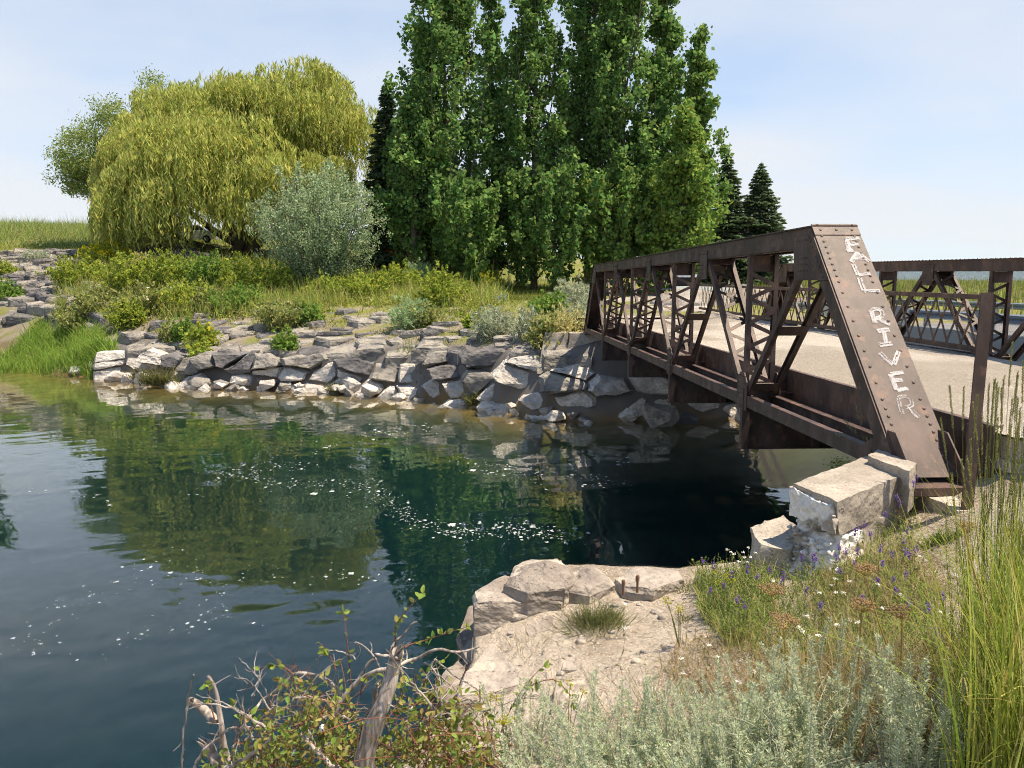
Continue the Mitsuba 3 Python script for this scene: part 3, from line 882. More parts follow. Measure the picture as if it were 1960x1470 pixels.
rough_block(quad(S0 - 0.5, S0 + 0.2, L0 + 0.78, LF - 0.36, -1.9), quad(S0 - 0.5, S0 + 0.2, L0 + 0.78, LF - 0.36, -1.285), 'concrete', 'near_abutment__ledge', 0.008, 0.4, 6)
tag('near_abutment', 'concrete bearing wall under the lettered end of the bridge', 'abutment')

# broken wing wall with the whitewashed end
TOPZ = -1.58
c1, c2, c3, c4 = at_z(1520, 925, TOPZ), at_z(1603, 960, TOPZ), at_z(1742, 903, TOPZ), at_z(1662, 872, TOPZ)
WW = 'wing_wall'
tag(WW, 'broken pale concrete wing wall with a whitewashed rubble end', 'wall')
dn_ = lambda p, z, k=(0, 0): np.array([p[0] + k[0], p[1] + k[1], z])
top = [c1, c2, c3, c4]
rough_block([dn_(c1, -1.80, (0.02, 0)), dn_(c2, -1.84, (0.03, 0.02)), dn_(c3, -1.88), dn_(c4, -1.88)], top, 'concrete', WW + '__coping', 0.014, 0.05, 7, 9)
m1, m2 = c1 * 0.8 + c4 * 0.2, c2 * 0.75 + c3 * 0.25
rough_block([dn_(c1, -2.30, (-0.16, -0.04)), dn_(c2, -2.34, (-0.10, -0.20)), dn_(c2 * 0.6 + c3 * 0.4, -2.34, (0, -0.12)), dn_(m1, -2.32)],
            [dn_(c1, -1.86, (0.08, 0)), dn_(c2, -1.86, (0.05, 0.02)), dn_(m2, -1.86, (0.05, 0)), dn_(m1, -1.86)], 'whitewash', WW + '__rubble', 0.05, 0.04, 8, 9)
rough_block([dn_(c1, -1.83, (-0.03, 0)), dn_(c2, -1.81, (-0.03, -0.03)), dn_(c2 * 0.9 + c3 * 0.1, -1.79, (0, 0)), dn_(c1 * 0.9 + c4 * 0.1, -1.81)],
            [dn_(c1, -1.615, (-0.028, 0)), dn_(c2, -1.635, (-0.03, 0.02)), dn_(c2 * 0.93 + c3 * 0.07, -1.64, (0, 0)), dn_(c1 * 0.9 + c4 * 0.1, -1.615)], 'whitewash', WW + '__broken_end', 0.035, 0.03, 18, 14)
rough_block([dn_(m2, -2.5, (0, -0.05)), dn_(c3, -2.5, (0.0, -0.05)), dn_(c4, -2.5), dn_(m1, -2.5)], [dn_(m2, -1.86), dn_(c3, -1.86), dn_(c4, -1.86), dn_(m1, -1.86)], 'concrete', WW + '__base', 0.035, 0.07, 9, 6)
e1, e2, e3, e4 = at_z(1662, 872, -1.50), at_z(1742, 902, -1.50), at_z(1755, 888, -1.50), at_z(1683, 858, -1.50)
rough_block([dn_(e1, -1.85), dn_(e2, -1.85), dn_(e3, -1.85), dn_(e4, -1.85)], [e1, e2, e3, e4], 'concrete', WW + '__upstand', 0.014, 0.05, 10, 9)
g1 = [at_z(1436, 1008, -2.06), at_z(1500, 988, -2.06), at_z(1545, 1020, -2.06), at_z(1515, 1052, -2.06), at_z(1458, 1046, -2.06)]
rng = np.random.default_rng(33)
_ico = trimesh.creation.icosphere(subdivisions=1)
for i in range(120):
    t_, h_ = rng.random(), rng.random() ** 0.8
    z_ = -1.66 - 0.62 * h_
    b_ = c1 * (1 - t_) + c2 * t_
    off_ = np.array([-0.022 - 0.13 * max(0, h_ - 0.35), -0.02 - 0.20 * max(0, h_ - 0.35) * t_, 0])
    if 0.25 < h_ < 0.4:
        off_ = off_ * 0 + [0.05, 0.02, 0]
    r_ = rng.uniform(0.009, 0.027)
    q_ = _ico.vertices * r_ * [1.25, 1, 0.72] * (1 + 0.22 * (meshkit.noise(_ico.vertices * 1.7 + i * 7.1) - 0.5)[:, None])
    put(WW + '__cobble', (q_ + [b_[0], b_[1], z_] + off_, _ico.faces), 'whitewash', smooth=True)
rough_block([dn_(p, -3.2) for p in g1], g1, 'concrete', WW + '__footing', 0.05, 0.07, 12, 6)
# ------------------------------------------------------------------ rocks
def voronoi_cells(pts, bound):
    """clipped Voronoi polygons of 2-D points"""
    pts = np.asarray(pts, float)
    x0, y0, x1, y1 = bound
    far = np.array([[x0 - 60, y0 - 60], [x1 + 60, y0 - 60], [x0 - 60, y1 + 60], [x1 + 60, y1 + 60]])
    vor = Voronoi(np.vstack([pts, far]))
    bb = sbox(*bound)
    out = []
    for i in range(len(pts)):
        reg = vor.regions[vor.point_region[i]]
        if -1 in reg or len(reg) < 3:
            out.append(None); continue
        pg = Polygon(vor.vertices[reg]).intersection(bb)
        out.append(pg if pg.geom_type == 'Polygon' and pg.area > 0.02 else None)
    return out


def hull_rock(points, edge, amp, freq, seed):
    h = trimesh.convex.convex_hull(np.asarray(points, float))
    v_, f_ = trimesh.remesh.subdivide_to_size(h.vertices, h.faces, edge)
    m = trimesh.Trimesh(v_, f_, process=False); m.merge_vertices()
    n = m.vertex_normals
    p = m.vertices * freq
    a = meshkit.fbm(p + seed * 3.7, 4, seed % 50) - 0.5
    b = np.abs(meshkit.fbm(p * 0.6 + seed * 1.3 + 50, 3, seed % 40) - 0.5)
    m.vertices = m.vertices + n * (amp * (a * 2.0 - b * 1.2))[:, None]
    return m


rng = np.random.default_rng(21)
# the cliff along the far water's edge: jointed basalt blocks in courses; (along x, up z)
pts, rows = [], []
x = -20.5
for r, (z0, dz, wx) in enumerate([(-4.45, 0.55, 0.95), (-3.92, 0.55, 1.15), (-3.40, 0.55, 1.3), (-2.85, 0.5, 1.3), (-2.4, 0.4, 1.4)]):
    x = -20.6 + rng.uniform(0, 1)
    while x < 8.5:
        w = wx * rng.uniform(0.55, 1.75)
        if rng.random() > (0.16 if x < -5 else 0.03):
            pts.append((x + w / 2, z0 + rng.normal() * dz * 0.33)); rows.append(r)
        x += w
ZS = 1.75                                         # cells are wider than tall
from shapely.affinity import scale as sscale
cells = voronoi_cells([(a, b * ZS) for a, b in pts], (-20.8, -4.95 * ZS, 8.8, -2.0 * ZS))
cells = [sscale(c_, 1, 1 / ZS, origin=(0, 0)) if c_ is not None else None for c_ in cells]


def cliff_y(xx, zz):
    return far_shore(xx) + np.interp(zz, [-5, -4.6, -4.0, -3.3, -2.6, -2.0], [0.15, 0.25, 0.45, 0.7, 1.1, 1.6])


nrock = 0
for (px, pz), r, pg in zip(pts, rows, cells):
    if pg is None:
        continue
    rim = float(np.interp(px, [-20, -17, -9, -5.5, -1, 2, 3.2, 9], [-3.55, -3.2, -3.15, -2.9, -2.6, -2.75, -3.2, -3.5])) + 0.15 * math.sin(px * 1.7)
    if pz > rim + 0.05:
        continue
    cx, cz = pg.centroid.x, pg.centroid.y
    wdt = pg.bounds[2] - pg.bounds[0]; hgt = pg.bounds[3] - pg.bounds[1]
    sh = pg.buffer(-rng.uniform(0.005, 0.03))
    q = np.array(sh.exterior.coords)[:-1] if sh.geom_type == 'Polygon' and not sh.is_empty else None
    if q is None or len(q) < 3:
        continue
    out = rng.uniform(-0.30, 0.10) - (0.22 if r == 2 else 0) + (0.12 if r == 1 else 0)
    tl = rng.uniform(0.25, 0.75)                  # how far the face leans back: tops catch the sun, feet are undercut
    sk = rng.uniform(-0.25, 0.25)
    zlo, zhi = q[:, 1].min(), q[:, 1].max()

    def ring(k, d, lean=1.0):
        o = []
        for a, b in q:
            aa, bb = cx + (a - cx) * k, cz + (b - cz) * k
            f_ = (bb - zlo) / (zhi - zlo + 1e-6)
            o.append(np.array([aa, cliff_y(cx, cz) + out + d + lean * (tl * hgt * (max(0, f_ - 0.3) * 1.3) + 0.35 * hgt * max(0, 0.28 - f_)) + sk * (aa - cx), bb]))
        return o
    P_ = ring(1.0, 1.1, 0.5) + ring(0.98, 0.05) + ring(rng.uniform(0.72, 0.86), -rng.uniform(0.08, 0.22) * min(1.0, wdt))
    if r >= 2 and rng.random() < 0.7:
        P_ += ring(0.95, 1.3, 0.5)
    m = hull_rock(P_, 0.30, 0.16, 1.7, nrock)
    u_ = 980 + FOC * cx / (cliff_y(cx, cz))
    # the lowest course is bleached by high water; above it weathered dark basalt with some tan faces
    mat = 'rock_pale' if rng.random() < np.interp(cz, [-4.2, -3.8, -3.3, -2.9], [0.88, 0.66, 0.34, 0.2]) else 'rock_tan' if rng.random() < 0.45 else 'rock_dark'
    put('ground__rock', m, mat, smooth=28)
    nrock += 1

# slabs of the bench above the cliff: (x, distance behind the water's edge)
pts = []
for _ in range(520):
    x = rng.uniform(-20, 2.6)
    d = 0.9 + (9.5 if x < -6 else 6.5 if x < -2 else 4.0) * rng.random()
    if all((x - a) ** 2 / 0.9 + (d - b) ** 2 / 0.45 > rng.uniform(0.5, 1.6) for a, b in pts):
        pts.append((x, d))
for _ in range(340):                              # the rocky shelf at the far left
    pts.append((rng.uniform(-42, -22.5), rng.uniform(2.2, 19)))
cells = voronoi_cells(pts, (-43, 0.9, 2.8, 20))
for (px, pd), pg in zip(pts, cells):
    if pg is None or pg.area > 6 or (pg.centroid.x < -19.6 and pg.centroid.y < 4.2):
        continue
    q_ = pg.buffer(-0.05 if pg.centroid.x > -21 else -0.02)
    if q_.is_empty or q_.geom_type != 'Polygon' or q_.area < 0.1:
        continue
    q = np.array(q_.exterior.coords)[:-1]
    cx, cd = q_.centroid.x, q_.centroid.y
    if cd > 4.5 and cx > -21 and rng.random() < 0.35:
        continue
    y0 = far_shore(cx)
    th = rng.uniform(0.10, 0.26)
    tiltx, tilty = rng.normal() * 0.05, rng.normal() * 0.05 - 0.02
    lift = rng.uniform(-0.2, 0.07) if cx > -21 else rng.uniform(0.0, 0.2)
    P_ = []
    z0_, z1_, z2_ = (float(height(cx, y0 + max(cd, 1.5) + e)) for e in (-0.5, 0, 0.5))
    slope_ = np.clip(z2_ - z0_, 0, 0.6) * 0.45
    for a, b in q:
        for k, h in ((1.0, -0.4), (0.98, th * 0.45), (0.86, th)):
            xx, dd = cx + (a - cx) * k, cd + (b - cd) * k
            P_.append([xx, y0 + dd, z1_ + lift + h + tiltx * (xx - cx) + (tilty + slope_) * (dd - cd)])
    m = hull_rock(P_, 0.42, 0.13, 1.7, nrock)
    put('ground__rock', m, 'rock_tan' if rng.random() < 0.7 else 'rock_dark', smooth=28)
    nrock += 1


# broken stones at the foot of the cliff
for i in range(70):
    x_ = rng.uniform(-19.5, 3.0)
    r_ = math.exp(rng.normal() * 0.35) * 0.24
    q_ = unit(rng.normal(size=(14, 3))) * [r_ * 1.3, r_, r_ * 0.85] + [x_, far_shore(x_) + rng.uniform(-0.25, 0.35), WZ + rng.uniform(-0.05, 0.25)]
    put('ground__rock', hull_rock(q_, 0.17, 0.04, 2.6, 900 + i), 'rock_pale' if rng.random() < 0.75 else 'rock_tan', smooth=28)


def loose(u, v, wpx, hpx, mat, label, seed, z=None, depth=None, key='boulder', group=None):
    """a loose boulder with its foot at pixel (u, v)"""
    p = at_z(u, v, WZ) if z is None else at_z(u, v, z)
    sc = p[1] / FOC
    w, h = wpx * sc, hpx * sc
    r = np.random.default_rng(seed)
    q = r.normal(size=(16, 3)); q = unit(q) * [w / 2, (depth or w * 0.35), h * 0.62]
    q = q + p + [0, w * 0.3, h * 0.42]
    k = put(key, hull_rock(q, max(0.05, w / 14), w * 0.04, 2.2 / w, seed), mat, smooth=28)
    return tag(k, label, 'boulder', group)


loose(150, 720, 62, 20, 'rock_pale', 'flat white boulder lying in the water left of the grass tuft', 3)
loose(180, 721, 34, 38, 'rock_pale', 'pointed pale boulder at the water beside the flat white one', 5)
loose(130, 716, 30, 18, 'rock_pale', 'small white boulder at the water below the green grass bank', 8)
loose(1168, 797, 44, 34, 'rock_pale', 'pale boulder in the shade under the bridge, leftmost of three', 11, z=-4.55)
loose(1204, 806, 42, 26, 'rock_pale', 'pale flat boulder in the shade under the bridge, middle of three', 12, z=-4.55)
loose(1262, 818, 92, 48, 'rock_tan', 'long grey boulder in the shade under the bridge', 13, z=-4.55)

# ------------------------------------------------------------------ near ledge: slabs with broken edges
def ledge(poly_px, z, drop, seed, edge=0.05, amp=0.025, inset=0.93, dome=0.04, mat='ledge_rock', foot=1.0):
    r = np.random.default_rng(seed)
    top = np.array([at_z(u, v, z) for u, v in poly_px])
    c = top.mean(0)
    P_ = []
    for p in top:
        e = p - c
        P_.append(c + e * inset + [0, 0, r.uniform(-0.01, 0.02)])
        P_.append(c + e + [0, 0, -0.045 + r.uniform(-0.02, 0.02)])
        P_.append(c + e * foot * [1, 1, 0] + [0, 0, -drop])
    P_.append(c + [0.03, 0, dome])
    m = hull_rock(P_, edge * 1.6, amp * 1.5, 3.2, seed)
    q_ = m.vertices
    m.vertices = q_ + m.vertex_normals * (0.016 * (meshkit.fbm(q_ * 14 + seed, 3, seed) - 0.5) - 0.03 * np.clip(meshkit.fbm(q_ * 6 + seed * 3, 3, seed + 9) - 0.58, 0, 1))[:, None]
    k = put('near_bank__ledge', m, mat, smooth=30)
    return k


ledge([(960, 1112), (985, 1078), (1012, 1063), (1075, 1061), (1096, 1080), (1110, 1105), (1085, 1120), (1010, 1124)], -2.24, 0.8, 1, inset=0.80, dome=0.085)
ledge([(1085, 1100), (1100, 1083), (1140, 1080), (1160, 1094), (1174, 1112), (1130, 1128), (1085, 1124)], -2.29, 0.8, 2, inset=0.82, dome=0.06)
ledge([(1172, 1104), (1205, 1087), (1260, 1085), (1300, 1090), (1312, 1112), (1250, 1130), (1190, 1122)], -2.30, 0.8, 3, dome=0.02)
ledge([(1325, 1105), (1355, 1093), (1385, 1100), (1400, 1115), (1350, 1125)], -2.30, 0.8, 4)
ledge([(902, 1135), (965, 1104), (1060, 1112), (1090, 1128), (1075, 1150), (1010, 1152), (955, 1150), (908, 1158)], -2.36, 0.9, 5, amp=0.03, dome=0.01, foot=0.97)
ledge([(935, 1232), (1000, 1205), (1090, 1212), (1110, 1250), (1060, 1300), (930, 1330), (868, 1335), (885, 1290)], -2.60, 1.3, 7, dome=0.0, amp=0.02)
ledge([(1080, 1240), (1130, 1225), (1190, 1240), (1205, 1270), (1150, 1290), (1070, 1282)], -2.515, 0.3, 8, dome=0.0, amp=0.015)
ledge([(1060, 1310), (1140, 1290), (1170, 1330), (1165, 1400), (1090, 1420), (1050, 1370)], -2.49, 0.3, 9, dome=0.0, amp=0.015)
ledge([(862, 1345), (930, 1325), (985, 1350), (950, 1390), (880, 1400)], -2.72, 0.9, 10, amp=0.03)
ledge([(1000, 1195), (1030, 1180), (1075, 1170), (1085, 1190), (1050, 1212), (1010, 1215)], -2.50, 0.3, 12, amp=0.035)
ledge([(872, 1215), (900, 1165), (935, 1150), (965, 1190), (940, 1245), (890, 1275)], -2.72, 2.2, 13, amp=0.05, mat='rock_brown', foot=1.05)
ledge([(850, 1300), (880, 1250), (925, 1250), (930, 1330), (880, 1370), (845, 1350)], -2.80, 2.2, 14, amp=0.05, mat='rock_brown', foot=1.1)
ledge([(800, 1390), (850, 1340), (900, 1360), (890, 1420), (830, 1440)], -2.95, 2.0, 15, amp=0.05, mat='rock_brown', foot=1.1)
# whitish gravel-crusted lump left of the tuft, and a scatter of stones
rng = np.random.default_rng(77)
vs = []
base = trimesh.creation.icosphere(subdivisions=1)
for _ in range(430):
    u, v = rng.uniform(930, 1820), rng.uniform(1090, 1330)
    if rng.random() < 0.25:
        u, v = rng.uniform(1700, 1900), rng.uniform(980, 1110)
    p = at_z(u, v, -2.3)
    p[2] = float(near_z(np.array(p[0]), np.array(p[1])))
    s = math.exp(rng.normal() * 0.55) * 0.010
    if rng.random() < 0.02:
        s *= 2.5
    q = base.vertices * (1 + 0.35 * (rng.random((len(base.vertices), 1)) - 0.5)) * s * [1, rng.uniform(.6, 1), rng.uniform(.4, .8)]
    vs.append((q + p, base.faces))
tag(put('near_bank__pebble', cat(vs), 'ledge_rock', smooth=True), kind='stuff')

# two anchor bolts standing in the ledge
for (u, v, h, lab) in ((1193, 1127, 0.066, 'rusty anchor bolt with a nut on the ledge, left one of two'), (1220, 1122, 0.082, 'rusty anchor bolt with a pale nut on the ledge, right one of two')):
    p = at_z(u, v, -2.275)
    k = name('anchor_bolt')
    scene[k] = mikit.ply(tube([p - UP * 0.05, p + UP * h * 0.95], 0.0095, 10), 'rusty_iron', smooth=40)
    put(k + '__nut', tube([p + UP * (h * 0.52), p + UP * (h * 0.95)], 0.016, 6), 'rusty_iron')
    put(k + '__tip', tube([p + UP * (h * 0.95), p + UP * (h * 1.06)], 0.011, 10), 'rusty_iron', smooth=40)
    tag(k, lab, 'bolt')
# ------------------------------------------------------------------ trees
def wood(key, tubes, mat='bark'):
    return put(key, cat(tubes), mat, smooth=True)


def crown(key, C, D, size, aspect, rng, base, mat='leaf', var=0.2, hue=0.12, part='__crown'):
    v, f = leaves(C, D, size * np.exp(rng.normal(size=len(C)) * 0.22), aspect, rng)
    return put(key + part, (v, f), mat, color=tint(len(C), rng, base, var, hue))


def plume_tree(kind, foot, H, R, n_br, per, leaf, base, rng, label, catg, group=None, low=0.08, steep=(62, 80), sig=0.36, trunk_r=0.22, envelope=None, mat='leaf', spread=1.0, hang=0.25):
    key = name(kind)
    foot = np.asarray(foot, float)
    env = envelope or (lambda t: np.interp(t, [0, 0.1, 0.3, 0.6, 0.85, 1.0], [0.45, 0.85, 1.0, 0.78, 0.45, 0.12]))
    lean = rng.normal(size=2) * 0.015 * H
    axis_ = lambda t: foot + np.stack([lean[0] * t ** 2, lean[1] * t ** 2, H * t], -1)
    tt = np.linspace(0, 0.97, 9)
    tubes = [tube(axis_(tt), trunk_r * (1 - 0.9 * tt) + 0.02, 7)]
    C, D = [], []
    for b in range(n_br):
        t0 = low + (0.93 - low) * ((b + rng.random()) / n_br) ** 1.05
        az = rng.uniform(0, 2 * np.pi)
        el = math.radians(rng.uniform(*steep))
        tip_t = min(1.0, t0 + 0.16 + 0.1 * rng.random())
        rad = R * env(tip_t) * (0.55 + 0.45 * math.sqrt(rng.random())) * spread
        L = rad / math.cos(el)
        L = min(L, H * (1.02 - t0) * 1.05)
        d = np.array([math.cos(az) * math.cos(el), math.sin(az) * math.cos(el), math.sin(el)])
        p0 = axis_(np.array(t0))
        bend = np.array([math.cos(az), math.sin(az), 0]) * L * 0.16
        s = np.linspace(0, 1, 5)[:, None]
        path = p0 + d * L * s + bend * (s * (1 - s)) * 2
        if b % 2 == 0:
            tubes.append(tube(path, np.linspace(0.05, 0.012, 5) * trunk_r / 0.2, 4, cap=False))
        m = int(per * (0.5 + 0.5 * L / (R / math.cos(el) + 0.1)))
        q = rng.beta(1.6, 1.0, m)
        pos = p0 + d * (L * q)[:, None] + bend * (q * (1 - q) * 2)[:, None]
        # leaves sit in tufts along the branch
        tuft = rng.normal(size=(max(3, m // 60), 3)) * sig * 1.05 * min(1, 0.4 + L / 4)
        which = (q * len(tuft)).astype(int).clip(0, len(tuft) - 1)
        pos = pos + tuft[which] + rng.normal(size=(m, 3)) * sig * 0.46
        C.append(pos); D.append(unit(rng.normal(size=(m, 3)) + [0, 0, -hang]))
    m = int(per * 0.8)
    q = rng.uniform(0.86, 1.0, m)
    C.append(axis_(q) + rng.normal(size=(m, 3)) * sig * (1.1 - q[:, None] * 0.7)); D.append(unit(rng.normal(size=(m, 3))))
    wood(key + '__trunk', tubes)
    crown(key, np.vstack(C), np.vstack(D), leaf, 0.82, rng, base, mat)
    tag(key, label, catg, group)
    return key


POP = [(0.175, 0.295, 0.085), (0.21, 0.34, 0.10), (0.14, 0.245, 0.075)]
POPY = [(0.24, 0.34, 0.075), (0.20, 0.32, 0.075)]
G_POP = 'tall poplars in the grove beyond the river'
for i, (u, Y, H, R, nb, per, base, lab) in enumerate([
        (858, 58, 27.5, 2.85, 92, 370, POP, 'tall poplar on the left of the grove, cut off by the top of the photo'),
        (946, 62, 26, 1.25, 50, 330, POP, 'slender poplar standing back in the gap of the grove'),
        (1022, 58, 28, 2.3, 80, 370, POP, 'tall poplar in the middle of the grove, right of the narrow sky gap'),
        (1124, 61, 30, 2.5, 88, 380, POP, 'tallest dense poplar just right of the middle of the grove'),
        (1186, 58, 29, 2.5, 88, 380, POP, 'tall dense poplar in the right half of the grove'),
        (1262, 60, 27, 1.7, 70, 370, POP, 'tall poplar near the right edge of the grove with a narrow top'),
        (1322, 57, 18.6, 1.3, 50, 340, POP + POPY[:1], 'shorter poplar at the right edge of the grove'),
        (1304, 53, 12.5, 1.7, 46, 330, POPY, 'low yellow green poplar at the right foot of the grove'),
        (792, 56, 14.5, 1.75, 46, 330, POP, 'low poplar at the left foot of the grove beside the silver shrub'),
        (812, 59, 18.5, 1.4, 40, 330, POP, 'middling poplar between the low left one and the tall left one')]):
    p = at_y(u, 540, Y)
    p[2] = float(height(p[0], p[1])) - 0.1
    plume_tree('poplar_tree', p, H, R * 1.12, int(nb * 0.85), int(per * 1.18), 0.29, base, np.random.default_rng(100 + i), lab, 'tree', low=0.0, trunk_r=0.26, sig=0.5, steep=(62, 79), envelope=lambda t: np.interp(t, [0, 0.1, 0.3, 0.55, 0.75, 0.9, 1.0], [0.6, 0.95, 1.05, 0.8, 0.58, 0.45, 0.15]))
# dense lower growth of the grove
for i, (u, Y, H, R, base, lab) in enumerate([(900, 54, 7.5, 2.6, POP, 'dark young poplar thicket at the foot of the grove, behind the thin marker post'), (1060, 54, 8.5, 2.8, POP, 'dark young poplar at the foot of the grove, just right of the marker post'),
                                             (1150, 55, 8.0, 2.6, POP + POPY, 'young poplar behind the far end of the bridge'), (1240, 55, 8.5, 2.6, POP + POPY, 'young poplar above the middle of the near truss'),
                                             (990, 64, 9, 2.8, POP, 'shaded young poplar deep in the grove behind the marker post'), (840, 62, 9, 2.6, POP, 'shaded young poplar deep in the left of the grove')]):
    p = at_y(u, 540, Y)
    p[2] = float(height(p[0], p[1])) - 0.1
    plume_tree('young_poplar', p, H, R, 52, 240, 0.30, base, np.random.default_rng(130 + i), lab, 'tree', low=0.02, steep=(50, 76), trunk_r=0.12)
# a tree mostly outside the left edge
p = at_y(-118, 470, 60); p[2] = float(height(p[0], p[1]))
plume_tree('poplar_tree', p, 13, 3.6, 40, 260, 0.25, POP, np.random.default_rng(150), 'dark tree reaching in at the left edge of the photo', 'tree', low=0.1, trunk_r=0.2, steep=(35, 70))

# silver poplar shrub
SIL = [(0.33, 0.43, 0.24), (0.42, 0.50, 0.33), (0.25, 0.35, 0.18)]
p = hit(612, 545)
key = name('silver_poplar')
rng = np.random.default_rng(160)
tubes, C, D = [], [], []
for b in range(120):
    az = rng.uniform(0, 2 * np.pi); k = math.sqrt(rng.random())
    R_ = 4.1 * k
    topz = (7.4 * (1 - 0.42 * k ** 2.2)) * rng.uniform(0.82, 1.03)
    tip = np.array([math.cos(az) * R_, math.sin(az) * R_ * 0.9, topz])
    pth = spline([p + [math.cos(az) * 0.3 * k, math.sin(az) * 0.3 * k, -0.1], p + tip * [0.55, 0.55, 0.35], p + tip * [0.88, 0.88, 0.7], p + tip], 8)
    if b % 2 == 0:
        tubes.append(tube(pth, np.linspace(0.055, 0.01, 8), 5, cap=False))
    m = 330
    q = rng.beta(1.5, 0.95, m)
    if k > 0.6:
        q = rng.uniform(0.12, 1, m)
    i = q * 7; i0 = i.astype(int).clip(0, 6)
    pos = pth[i0] + (pth[i0 + 1] - pth[i0]) * (i - i0)[:, None]
    tuft = rng.normal(size=(14, 3)) * 0.3
    C.append(pos + tuft[(q * 14).astype(int).clip(0, 13)] + rng.normal(size=(m, 3)) * (0.20 * (1.15 - q * 0.6))[:, None]); D.append(unit(rng.normal(size=(m, 3)) + [0, 0, 0.5]))
wood(key + '__trunk', tubes)
crown(key, np.vstack(C), np.vstack(D), 0.135, 0.62, rng, SIL, var=0.22, hue=0.06)
tag(key, 'silvery grey green shrubby tree in front of the willow', 'tree')

# weeping willow
WIL = [(0.46, 0.49, 0.13), (0.54, 0.56, 0.18), (0.36, 0.42, 0.10)]
rng = np.random.default_rng(170)
key = name('willow_tree')
lobes = [(425, 275, 140, 118, 62), (545, 240, 125, 105, 62), (305, 335, 90, 110, 62), (655, 300, 78, 95, 65), (440, 335, 195, 100, 59.5), (400, 395, 180, 55, 58.5), (375, 225, 75, 55, 65), (290, 415, 70, 40, 59)]
C, D, tubes = [], [], []
gz = lambda x, y: float(height(x, y))
foot = at_y(470, 480, 62); foot[2] = gz(foot[0], foot[1]) - 0.2
for li, (u, v, rx, ry, Y) in enumerate(lobes):
    c = at_y(u, v, Y); sx, sz = rx * Y / FOC, ry * Y / FOC
    tubes.append(tube(spline([foot + rng.normal(size=3) * [0.4, 0.4, 0], foot * 0.5 + c * 0.5 + [rng.normal() * 0.6, 0, -0.3], c, c + [rng.normal() * 0.5, 0, sz * 0.8]], 10), np.linspace(0.36, 0.03, 10), 7))
    nh = int(8.5 * rx * ry / 1500)
    for h in range(nh):
        d = unit(rng.normal(size=3)); d[2] = abs(d[2]) * 1.15 - 0.3
        d = unit(d)
        if d[1] > 0.55:
            d[1] *= -1
        shell = rng.uniform(0.70, 1.07)
        head = c + d * [sx, sx * 0.8, sz] * shell
        rd = rng.uniform(0.8, 1.75)
        fall = rng.uniform(0.9, 2.7) if v < 380 else rng.uniform(1.6, 3.6)
        outw = unit(np.array([d[0], d[1], 0.05]))
        for s in range(int(34 * rd)):
            e = unit(rng.normal(size=3) * [1, 1, 0.6] + outw * 0.7 + [0, 0, 0.5])
            st = head + e * [rd, rd, rd * 0.55] * rng.uniform(0.75, 1.0)
            fl = fall * rng.uniform(0.35, 1.15)
            n = int(4 + fl * 3.4)
            q = np.linspace(0, 1, n)
            o = unit(e * [1, 1, 0] + 1e-6)
            pos = st + o * (0.35 * (1 - np.exp(-q * 4)))[:, None] - UP * (fl * q ** 1.3)[:, None] + rng.normal(size=(n, 3)) * 0.055
            ok = pos[:, 2] > foot[2] - 0.6 + 1.2 * rng.random()
            C.append(pos[ok]); D.append(unit(np.stack([rng.normal(size=n) * 0.45, rng.normal(size=n) * 0.45, -1 + 0 * q], -1))[ok])
C, D = np.vstack(C), np.vstack(D)
wood(key + '__trunk', tubes)
crown(key, C, D, 0.44, 0.20, rng, WIL, var=0.18, hue=0.08)
tag(key, 'large golden green weeping willow on the far bank', 'tree')

# round green tree left of the willow
p = at_y(232, 455, 67); p[2] = float(height(p[0], p[1])) - 0.1
rng = np.random.default_rng(180)
key = name('green_willow')
C, D, tubes = [], [], []
for (u, v, rx, ry) in [(160, 300, 58, 50), (215, 275, 70, 50), (135, 335, 36, 26), (205, 345, 70, 48), (240, 320, 50, 70), (225, 215, 50, 14), (300, 185, 24, 45)]:
    c = at_y(u, v, 67); sx, sz = rx * 67 / FOC, ry * 67 / FOC
    tubes.append(tube(spline([p, p * 0.55 + c * 0.45 + [0.8, 0, 0.6], c], 8), np.linspace(0.2, 0.03, 8), 6))
    for h in range(int(rx * ry / 60)):
        d = unit(rng.normal(size=3)) * rng.uniform(0.6, 1.0)
        hd = c + d * [sx, sx, sz]
        m = 130
        C.append(hd + rng.normal(size=(m, 3)) * [0.42, 0.42, 0.32]); D.append(unit(rng.normal(size=(m, 3)) + [0, 0, 0.4]))
wood(key + '__trunk', tubes)
crown(key, np.vstack(C), np.vstack(D), 0.24, 0.34, rng, [(0.24, 0.32, 0.09), (0.30, 0.37, 0.11)], var=0.18)
tag(key, 'rounded mid green tree left of the golden willow', 'tree')


